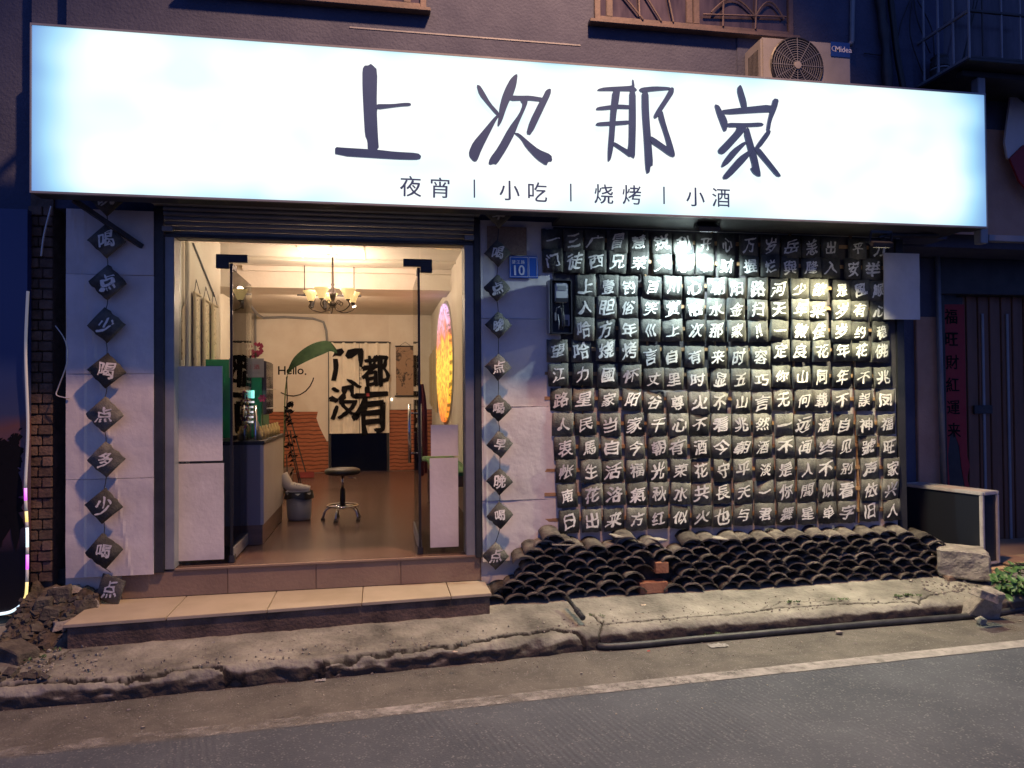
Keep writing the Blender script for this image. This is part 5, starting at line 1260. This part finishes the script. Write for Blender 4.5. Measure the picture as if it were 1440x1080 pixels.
for ch, bx in (('都', (475, 718, 270, 570)), ('没', (165, 440, 560, 865)), ('有', (385, 715, 565, 1015))):
    p0, p1 = k7(bx[0], bx[3]), k7(bx[1], bx[2]); c = (p0+p1)/2
    me = glyph(ch, 'fat', lambda x, y: (c.x+x, 6.43, c.z+y+.12*x), box=(p1.x-p0.x, p1.z-p0.z), warp=.06, seed=3, bold=.058); link_mesh('brush_character', me, M['ink'], CU)
q = MB()
prepare('空门里外', 0, 'cm')
for i, ch in enumerate('空门里外'):
    p = k7(452, 405+42*i); me = glyph(ch, 'cm', lambda x, y: (p.x+x*.045, 6.429, p.z+y*.045)); link_mesh('small_character', me, M['ink'], CU)
p = k7(522, 643); box('red_seal', M['red'], CU, p.x-.022, p.x+.022, 6.428, 6.430, p.z-.025, p.z+.025, 0)
# scroll painting on the back wall
def inkmat(name, base, ink, sc, thr=.52):
    m = mat(name, base, .8); N = m.node_tree.nodes; L = m.node_tree.links; b = N['Principled BSDF']; tc = N.new('ShaderNodeTexCoord')
    nz = N.new('ShaderNodeTexNoise'); nz.inputs['Scale'].default_value = sc; nz.inputs['Detail'].default_value = 9; nz.inputs['Roughness'].default_value = .7; nz.inputs['Distortion'].default_value = .8
    L.new(tc.outputs['Object'], nz.inputs['Vector']); r = N.new('ShaderNodeValToRGB'); r.color_ramp.elements[0].position = thr; r.color_ramp.elements[0].color = (*base, 1); r.color_ramp.elements[1].position = thr+.06; r.color_ramp.elements[1].color = (*ink, 1)
    L.new(nz.outputs['Fac'], r.inputs[0]); L.new(r.outputs[0], b.inputs['Base Color']); return m
SC = thing('scroll_painting', (.42, 6.5, 1.7), 'brown hanging scroll with an ink landscape right of the curtain', 'scroll')
a, b = W(557, 557, 6.5), W(583, 487, 6.5)
box('scroll_sheet', inkmat('ink_landscape', (.33, .22, .15), (.06, .045, .04), 7), SC, a.x, b.x, 6.505, 6.512, a.z, b.z, 0)
MB().tube([(a.x-.02, 6.495, a.z), (b.x+.02, 6.495, a.z)], .014, 8).tube([(a.x-.01, 6.495, b.z), (b.x+.01, 6.495, b.z)], .010, 8).build('roller', M['dark_steel'], SC)
MB().tube([(a.x+.05, 6.51, b.z), ((a.x+b.x)/2, 6.515, b.z+.07), (b.x-.05, 6.51, b.z)], .004, 4).build('hanging_cord', M['dark_steel'], SC)
# scrolls on the left wall
lab3 = ['front paper scroll of the three on the left wall, partly behind the jamb', 'middle paper scroll of the three on the left wall', 'rear paper scroll of the three on the left wall']
for i, (p0, p1, pt, pt2) in enumerate(((271,279,408,413),(284,293,417,424),(296,303,424,430))):
    a, b = XP(p0, pt, -1.49), XP(p1, pt2, -1.49); S_ = thing('wall_scroll', (-1.49, (a.y+b.y)/2, 1.2), lab3[i], 'scroll', 'paper scrolls on the left wall')
    box('scroll_sheet', inkmat('ink_writing', (.72, .62, .46), (.09, .06, .05), 26, .55), S_, -1.488, -1.482, a.y, b.y, 1.15, a.z-.02, 0)
    MB().tube([(-1.475, a.y-.02, a.z-.02), (-1.475, b.y+.02, a.z-.02)], .011, 8).tube([(-1.47, a.y-.02, 1.15), (-1.47, b.y+.02, 1.15)], .014, 8).tube([(-1.47, a.y-.01, 1.15), (-1.47, a.y-.01, a.z-.02)], .012, 6).build('roller', M['paper'], S_)
    MB().tube([(-1.475, a.y, a.z-.01), (-1.485, (a.y+b.y)/2, a.z+.10), (-1.475, b.y, a.z-.01)], .004, 4).build('hanging_cord', M['dark_steel'], S_)
a, b = XP(255, 418, -1.485), XP(263, 490, -1.485)
o = MB().poly([(-1.485, a.y, a.z-.1), (-1.485, b.y+.05, a.z+.05), (-1.485, b.y+.05, b.z), (-1.485, a.y, b.z-.1)], (.006, 0, 0)).build('wall_paper', inkmat('ink_sheet', (.58, .47, .35), (.1, .07, .06), 12, .58), None); props(o, 'sheet of calligraphy nearest the door jamb on the left wall', 'paper')
# papers and glowing oval on the right wall
p = XP(604, 470, .83); q_ = XP(615, 572, .83)
for i in range(4):
    y0 = q_.y + (p.y-q_.y)*i/4; y1 = q_.y+(p.y-q_.y)*(i+.88)/4
    ya, yb = min(y0, y1), max(y0, y1)
    o = box('paper_strip', inkmat('ink_strip', (.66, .55, .33), (.12, .09, .05), 22, .6), None, .822-.006*i, .826-.006*i, ya, yb, 1.45+.04*i, 2.42-.03*i, 0); props(o, ['rearmost','second from rear','third from rear','front'][i]+' yellowed paper strip hanging on the right wall behind the glowing oval', 'paper strip', 'paper strips on the right wall')
OV = thing('oval_light', (.80, 2.6, 1.2), 'tall glowing oval lamp with yellow orange and violet picture on the right wall', 'lamp')
def ovmat():
    m = mat('glowing_oval_picture', (.5, .3, .2), .4); N = m.node_tree.nodes; L = m.node_tree.links; b = N['Principled BSDF']; tc = N.new('ShaderNodeTexCoord'); sx = N.new('ShaderNodeSeparateXYZ'); L.new(tc.outputs['Object'], sx.inputs[0])
    nz = N.new('ShaderNodeTexNoise'); nz.inputs['Scale'].default_value = 5; nz.inputs['Detail'].default_value = 5; L.new(tc.outputs['Object'], nz.inputs['Vector'])
    ad = N.new('ShaderNodeMath'); ad.operation = 'MULTIPLY_ADD'; ad.inputs[1].default_value = .9; L.new(nz.outputs['Fac'], ad.inputs[0]); L.new(sx.outputs['Z'], ad.inputs[2])
    mr = N.new('ShaderNodeMapRange'); mr.inputs['From Min'].default_value = -.3; mr.inputs['From Max'].default_value = 1.2; L.new(ad.outputs[0], mr.inputs['Value'])
    r = N.new('ShaderNodeValToRGB'); cr = r.color_ramp; cr.elements[0].position = 0; cr.elements[0].color = (.8, .15, .02, 1); cr.elements[1].position = 1; cr.elements[1].color = (.75, .5, .9, 1)
    for p_, c_ in ((.2, (1, .45, .03)), (.45, (1, .62, .06)), (.62, (1., .5, .05)), (.72, (.7, .12, .03)), (.82, (.7, .35, .55))):
        e = cr.elements.new(p_); e.color = (*c_, 1)
    L.new(mr.outputs[0], r.inputs[0]); L.new(r.outputs[0], b.inputs['Emission Color']); b.inputs['Emission Strength'].default_value = 1.5
    n2 = N.new('ShaderNodeTexNoise'); n2.inputs['Scale'].default_value = 16; n2.inputs['Detail'].default_value = 6; L.new(tc.outputs['Object'], n2.inputs['Vector'])
    m2 = N.new('ShaderNodeMapRange'); m2.inputs['From Min'].default_value = .42; m2.inputs['From Max'].default_value = .5; m2.inputs['To Min'].default_value = .35; m2.inputs['To Max'].default_value = 1.6; L.new(n2.outputs['Fac'], m2.inputs['Value']); L.new(m2.outputs[0], b.inputs['Emission Strength'])
    return m
yo0, yo1 = XP(637, 500, .80).y, XP(612, 500, .80).y; zo0, zo1 = XP(623, 594, .80).z, XP(623, 426, .80).z
yc, zc_, ry, rz_ = (yo0+yo1)/2+.1, (zo0+zo1)/2, abs(yo1-yo0)/2*.78, (zo1-zo0)/2
pts = [(.80, yc+ry*math.cos(t), zc_+rz_*math.sin(t)) for t in [2*math.pi*i/40 for i in range(40)]]
MB().poly(pts, (.03, 0, 0)).build('glowing_face', ovmat(), OV)
pts2 = [(.832, yc+(ry+.12)*math.cos(t), zc_+(rz_+.04)*math.sin(t)) for t in [2*math.pi*i/40 for i in range(40)]]
MB().poly(pts2, (.006, 0, 0)).build('back_plate', mat('grey_back', (.3, .28, .24), .6), OV)
# stool
st = G(481, 733, FZ); sx_, sy__ = st.x, st.y+.12
ST = thing('stool', (sx_, sy__, FZ), 'round black stool with a five-legged chrome base in the middle of the shop floor', 'stool')
MB().lathe((sx_, sy__, W(480, 660, sy__).z-.05), [(0,0),(.14,0),(.165,.01),(.172,.03),(.165,.05),(.14,.06),(0,.062)], 32).build('seat', M['black'], ST, smooth=True)
zs_ = W(480, 660, sy__).z-.05
MB().tube([(sx_, sy__, FZ+.10), (sx_, sy__, FZ+.30)], .026, 14).build('sleeve', M['black'], ST, smooth=True)
MB().tube([(sx_, sy__, FZ+.30), (sx_, sy__, zs_)], .014, 12).tube([(sx_,sy__,zs_-.012),(sx_+.13,sy__-.02,zs_-.04)], .005, 6).build('column', M['chrome'], ST, smooth=True)
ring = [(sx_+.145*math.cos(t), sy__+.145*math.sin(t), FZ+.135) for t in [2*math.pi*i/36 for i in range(37)]]
MB().tube(ring, .010, 8, False).build('foot_ring', M['chrome'], ST, smooth=True)
for k in range(5):
    a = rad(72*k+90+18); d = Vector((math.cos(a), math.sin(a), 0)); c = Vector((sx_, sy__, FZ))
    lg = MB().tube(smooth_path([c+d*.02+Vector((0,0,.13)), c+d*.10+Vector((0,0,.125)), c+d*.16+Vector((0,0,.09)), c+d*.185+Vector((0,0,.02))]), .011, 8).build('leg', M['chrome'], ST, smooth=True)
    MB().lathe(c+d*.185, [(0,0),(.022,0),(.022,.012),(.01,.02),(0,.02)], 12).build('foot_cap', M['black'], lg)
# counter
CT = thing('counter', (-1.2, 1.3, FZ), 'cream front counter with brown kick board behind the left glass door', 'counter')
kc = G(371, 766, FZ); ke = G(400, 734, FZ); ctz = W(372, 620, kc.y).z
kx = kc.x
box('front_panel', M['counter'], CT, -1.49, kx, kc.y, ke.y+.15, FZ+.16, ctz-.03, .004)
box('end_panel', mat('grey_laminate', (.26, .25, .27), .4), CT, -1.49, kx-.025, kc.y-.012, kc.y-.001, FZ+.16, ctz-.03, .002)
box('kick_board', M['kick'], CT, -1.48, kx-.01, kc.y+.005, ke.y+.14, FZ, FZ+.159, .002)
box('counter_top', M['dark_steel'], CT, -1.5, kx+.01, kc.y-.02, ke.y+.16, ctz-.029, ctz, .004)
# things on the counter
def bottle(c, h, r_, m, lab, cat='bottle', group='bottles in a row on the counter'):
    o = MB().lathe(c, [(0,0),(r_,0),(r_,h*.6),(r_*.45,h*.75),(r_*.4,h*.97),(0,h)], 10).build('bottle', m, None, smooth=True); props(o, lab, cat, group)
M['gold'] = mat('golden_bottle', (.75, .55, .22), .25, (.6, .42, .15), 9)
by0, by1 = kc.y+.15, ke.y+.1
for i in range(7):
    y = by0+(by1-by0)*i/6
    bottle((kx-.05, y, ctz), .115, .026, M['gold'], ['first','second','third','fourth','fifth','sixth','seventh'][i]+' golden bottle from the front in the row along the counter edge')
FR = thing('green_cooler', (-1.3, 1.6, ctz), 'green display rack with white sign card and shelf of goods on the counter', 'display rack')
fx0, fx1 = W(322, 560, 1.2).x, W(383, 560, 1.3).x; fzt = W(350, 505, 1.2).z
box('back_panel', M['green'], FR, -1.48, kx-.1, 1.25, 1.27, ctz+.001, fzt, .003)
box('side_panel', M['green'], FR, kx-.13, kx-.10, 1.271, 1.75, ctz+.001, fzt, .004)
box('top_panel', M['green'], FR, -1.48, kx-.131, 1.271, 1.75, fzt-.02, fzt, .003)
box('glass_front', M['glassw'], FR, kx-.099, kx-.06, 1.30, 1.74, ctz+.2, fzt-.01, .01)
for z in (.25, .42):
    box('shelf', M['alu'], FR, kx-.098, kx-.03, 1.32, 1.72, ctz+z, ctz+z+.008, .001)
prepare('小吃酒水', 0., 'card')
SCd = thing('sign_card', (-1.2, 1.1, ctz+.3), 'white card with small red and grey marks standing before the green rack', 'card')
a, b = W(322, 531, 1.15), W(371, 504, 1.15)
box('card', M['white'], SCd, a.x, b.x, 1.15, 1.156, a.z, b.z, .001)
prepare('BS95', .02, 'rd')
p = W(361, 516, 1.149)
for i, ch in enumerate('酒'): me = glyph(ch, 'card', lambda x, y: (p.x+x*.05, 1.1485, p.z+y*.045)); link_mesh('printed_mark', me, M['red'], SCd)
box('printed_line', M['steel'], SCd, a.x+.03, b.x-.03, 1.1475, 1.1495, a.z+.045, a.z+.049, 0)
for i, (px, h_, r_, mm, lb) in enumerate(((388, .20, .024, 'steel', 'tall grey flask behind the row of golden bottles'), (381, .15, .03, 'white', 'white jar standing in front of the green rack'), (376, .12, .022, 'black', 'short black tin beside the white jar on the counter'))):
    q_ = W(px, 600, 1.12+.22*(i == 0)); bottle((min(q_.x, kx-.11), 1.10+.03*i, ctz), h_, r_, M[mm], lb, 'jar', None)
# decoration hung on the door handle side
WR = thing('garland', (-1.2, .75, ctz+.05), 'purple and gold beaded garland hanging behind the left glass door', 'garland')
c = W(343, 575, .62)
q = MB(); q2 = MB()
for i in range(70):
    t = i/70*6.283; p = Vector((c.x+.028*math.cos(t)+R.uniform(-.006,.006), .62+R.uniform(-.01,.01), c.z+.145*math.sin(t)+R.uniform(-.006,.006)))
    (q if (i*7) % 11 < 6 else q2).lathe(p-Vector((0,0,.008)), [(0,0),(.009,.004),(.009,.012),(0,.016)], 6)
q.build('purple_beads', mat('purple_bead', (.14, .02, .08), .35), WR, kind='stuff'); q2.build('gold_beads', mat('gold_bead', (.4, .3, .1), .3), WR, kind='stuff')
NS = thing('neon_stick', W(356, 600, 1.0), 'stack of small cyan and white glowing lights behind the left door handle', 'lamp')
a = W(355.5, 549, 1.0); b = W(355.5, 560, 1.0)
MB().tube([a, b], .013, 8).build('cyan_tube', emat('cyan_glow', (.25, 1., .9), 1.2), NS)
for i in range(5):
    p = W(355.5, 564+7*i, 1.0); MB().tube([p, p-Vector((0,0,.016))], .012, 8).build('lamp_cell', emat('cell_glow', (.9, .85, .9), .9), NS)
# plants, pink flowers
FL = thing('pink_flower', W(368, 562, 1.1), 'small pink artificial flower on the counter before the green rack', 'flower')
c = W(369, 560, 1.1); q = MB()
for k in range(6):
    a = k*1.047; q.poly([(c.x+.012*math.cos(a)*0, 1.1, c.z), (c.x+.028*math.cos(a-.4), 1.09, c.z+.028*math.sin(a-.4)), (c.x+.036*math.cos(a), 1.085, c.z+.036*math.sin(a)), (c.x+.028*math.cos(a+.4), 1.09, c.z+.028*math.sin(a+.4))], (0, .003, 0))
q.build('petals', mat('pink_petal', (.5, .04, .14), .6), FL); MB().tube([c, (c.x, 1.12, ctz)], .004, 5).build('stem', M['weed'], FL)
FL = thing('red_flower', W(358, 500, 1.3), 'dark pink flower bunch standing on top of the green rack', 'flower')
c = W(360, 495, 1.35); q = MB(); rr = random.Random(4)
for i in range(26):
    p = Vector((c.x+rr.uniform(-.05,.05), 1.35+rr.uniform(-.03,.03), c.z+rr.uniform(-.06,.06))); s = .02
    q.poly([p, p+Vector((s,-.004,s*.6)), p+Vector((s*.4,0,s*1.8)), p+Vector((-s*.8,.003,s))], (0,.002,0))
q.build('petals', mat('dark_pink_petal', (.32, .03, .08), .6), FL); MB().tube([(c.x, 1.35, fzt), c], .005, 5).build('stem', M['weed'], FL)
# big banana-like leaf reaching over the back wall
BLf = thing('broad_leaf_plant', (-1.35, 3.6, FZ), 'potted plant with a single broad dark leaf reaching towards the curtain', 'plant')
mid = smooth_path([W(404, 528, 4.2), W(412, 514, 4.2), W(425, 504, 4.2), W(440, 496, 4.2), W(455, 491, 4.2), W(465, 490, 4.2), W(474, 497, 4.2)])
wds = [.01]+[.09*math.sin(math.pi*min(1, (i+2)/(len(mid)+2)))+.01 for i in range(1, len(mid))]
q = MB(); n = len(mid)
for i, (p, w_) in enumerate(zip(mid, wds)):
    for s in (-1, 0, 1): q.v.append(p + Vector((0, s*w_*.5 - abs(s)*.02, s*w_*1.0 + .02)))
for i in range(n-1):
    for k in (0, 1): q.f.append([i*3+k, i*3+k+1, i*3+k+4, i*3+k+3])
q.build('leaf', mat('dark_leaf', (.008, .018, .010), .95, (.020, .035, .018), 9, spec=.05), BLf, smooth=True, normals=False)
base = Vector((mid[0].x-.05, 4.2, FZ+.3))
MB().tube(smooth_path([mid[0], mid[0]-Vector((.03,0,.3)), base]), .008, 6).build('stalk', M['weed'], BLf, smooth=True)
MB().lathe((base.x, 4.2, FZ), [(0,0),(.10,0),(.13,.3),(.12,.3),(.11,.27),(0,.27)], 16).build('pot', M['brick'], BLf, smooth=True)
SL = thing('leafy_stand', (-.9, 2.2, FZ), 'tall dark leafy plant stand with thin rods at the end of the counter', 'plant stand')
ya = 2.1
for pts in ([(400,620),(404,560),(403,530)],[(408,605),(416,650),(426,690)],[(402,600),(411,640),(421,680)],[(403,640),(405,700),(406,712)]):
    MB().tube([W(a, b, ya) for a, b in pts], .006, 5).build('rod', M['black'], SL)
q = MB(); rr = random.Random(9)
for i in range(46):
    px, py = (rr.uniform(401, 411), rr.uniform(565, 600)) if i < 22 else (rr.uniform(401, 416), rr.uniform(612, 690))
    p = W(px, py, ya+rr.uniform(-.05, .05)); s = rr.uniform(.02, .04); a = rr.uniform(0, 6.28); u = Vector((math.cos(a), .2, math.sin(a)))*s; v = Vector((-math.sin(a), .1, math.cos(a)))*s*.4
    b = len(q.v); q.v += [p-u, p+v, p+u, p-v]; q.f.append([b, b+1, b+2, b+3])
o = q.build('leaves', M['ink'], SL, normals=False); o['kind'] = 'stuff'
# broom and mop head
BR = thing('broom', (-.85, 4.3, FZ), 'broom with a red head leaning on the stone-pattern wallpaper', 'broom')
a, b = W(403, 570, 5.6), G(430, 672, FZ); b.z = FZ+.08
MB().tube([a, b], .010, 6).build('handle', M['dark_steel'], BR)
MB().box(b.x-.12, b.x+.12, b.y-.03, b.y+.03, FZ, FZ+.09).build('head', mat('red_broom', (.20, .03, .03), .7), BR, bevel=.01)
# waste bin with white boot on it
bc = G(419, 733, FZ); bcx, bcy = bc.x, bc.y+.12
BN = thing('waste_bin', (bcx, bcy, FZ), 'grey round waste bin lined with a black bag beside the counter', 'bin')
bh = W(419, 692, bcy).z-FZ
MB().lathe((bcx, bcy, FZ), [(0,0),(.105,0),(.112,.02),(.125,bh),(.118,bh),(.10,.03),(0,.03)], 24).build('body', mat('grey_plastic', (.26, .27, .28), .5), BN, smooth=True)
q = MB().grid(lambda u, v: (bcx+(.122+.016*v+.006*math.sin(u*40))*math.cos(u*6.283), bcy+(.122+.016*v+.006*math.sin(u*40))*math.sin(u*6.283), FZ+bh+.012-.055*v-.02*abs(math.sin(u*9))*v), 48, 4)
q.build('bag_rim', M['black'], BN, smooth=True)
MB().lathe((bcx, bcy, FZ+bh), [(0,.0),(.118,.004)], 24).build('bag_top', M['black'], BN)
q = MB().tube([(bcx+.02*math.cos(t)-.03, bcy-.122, FZ+bh-.09+.02*math.sin(t)) for t in [i*.5 for i in range(14)]], .003, 4, False).build('handle_ring', M['steel'], BN)
BT = thing('white_shoe', (bcx, bcy, FZ+bh), 'white lace-up high shoe lying on top of the grey waste bin', 'shoe')
q = MB(); zt_ = FZ+bh+.01; M['shoe'] = mat('white_canvas', (.62, .58, .50), .6)
pa = [Vector((bcx-.155, bcy-.02, zt_+.17)), Vector((bcx-.13, bcy-.02, zt_+.12)), Vector((bcx-.09, bcy-.02, zt_+.055)), Vector((bcx-.03, bcy-.03, zt_+.042)), Vector((bcx+.04, bcy-.03, zt_+.030)), Vector((bcx+.085, bcy-.03, zt_+.027)), Vector((bcx+.105, bcy-.03, zt_+.022))]
MB().tube(smooth_path(pa), [.05]*4+[.05]*4+[.047]*4+[.040]*4+[.034]*4+[.027]*4+[.01], 14).build('upper', M['shoe'], BT, smooth=True)
MB().box(bcx-.12, bcx+.10, bcy-.065, bcy+.01, zt_-.006, zt_+.010).build('sole', M['alu'], BT, bevel=.006)
for i in range(3): MB().tube([(bcx-.04+.022*i, bcy-.065, zt_+.07-.006*i), (bcx-.035+.022*i, bcy-.03, zt_+.088-.008*i), (bcx-.03+.022*i, bcy+.005, zt_+.07-.006*i)], .004, 5).build('lace', M['white'], BT)
# green table at the right
TB = thing('green_table', (.6, 1.9, FZ), 'small green-topped wooden table against the right wall', 'table')
ta_ = G(592, 671, 1.02); tz_ = 1.02
tfy = ta_.y; tx0 = G(606, 672, tz_).x
box('table_top', mat('green_top', (.06, .20, .08), .45, (.09, .26, .11), 5), TB, .50, .82, 1.0, 2.9, .98, 1.01, .005)
MB().lathe((.53, 2.75, .97), [(0,0),(.06,0),(.065,.02),(.06,.045),(0,.05)], 18).build('round_corner', mat('pale_green', (.25, .4, .25), .5), TB)
box('apron', M['kick'], TB, .53, .81, 1.02, 2.88, .88, .978, .003)
for (x, y) in ((.55, 1.04), (.55, 2.84), (.78, 1.04), (.78, 2.84)): box('leg', M['kick'], TB, x-.02, x+.02, y-.02, y+.02, FZ, .878, .003)
# dark red coat hanging by the right door
CO = thing('hanging_coat', (.45, 3.6, 1.0), 'dark red and purple clothes hanging near the right wall', 'clothes')
cyy = 3.4
pts = [W(a, b, cyy) for a, b in [(588,545),(592,535),(597,548),(600,600),(601,640),(596,668),(586,668),(583,640),(586,600)]]
fn = lambda u, v: None
top_z, bot_z = W(590, 540, cyy).z, W(590, 668, cyy).z; xa_, xb_ = W(583, 600, cyy).x, W(601, 600, cyy).x
MB().grid(lambda u, v: (xa_+(xb_-xa_)*(.5+(u-.5)*(1-.6*v**6)), cyy+.03*math.sin(u*16)+.01*math.sin(u*33+v*4), bot_z+(top_z-bot_z)*v+.02*math.sin(u*9)*(1-v)), 30, 10).build('fabric', mat('wine_fabric', (.07, .012, .02), .9, (.13, .02, .03), 5), CO, smooth=True)
MB().tube([( (xa_+xb_)/2, cyy, top_z), ((xa_+xb_)/2, cyy, top_z+.05)], .004, 5).build('hook', M['chrome'], CO)

# ------------------------------------------------------------------ the street lamp that lights the front (it stands behind the viewer)
SLm = thing('street_lamp', (LAMP[0], -7.4, 0), 'tall street lamp on the opposite kerb with an arm over the road', 'street lamp')
MB().tube([(LAMP[0], -7.4, 0), (LAMP[0], -7.4, 7.2)], [.09, .06], 12).build('pole', M['steel'], SLm, smooth=True)
MB().tube(smooth_path([Vector((LAMP[0], -7.4, 7.2)), Vector((LAMP[0], -6.9, 7.75)), Vector((LAMP[0], -5, 7.95)), Vector((LAMP[0], -2.7, 7.95))]), .04, 8).build('arm', M['steel'], SLm, smooth=True)
box('lamp_head', M['steel'], SLm, LAMP[0]-.15, LAMP[0]+.15, -2.75, -2.0, 7.87, 8.0, .02)
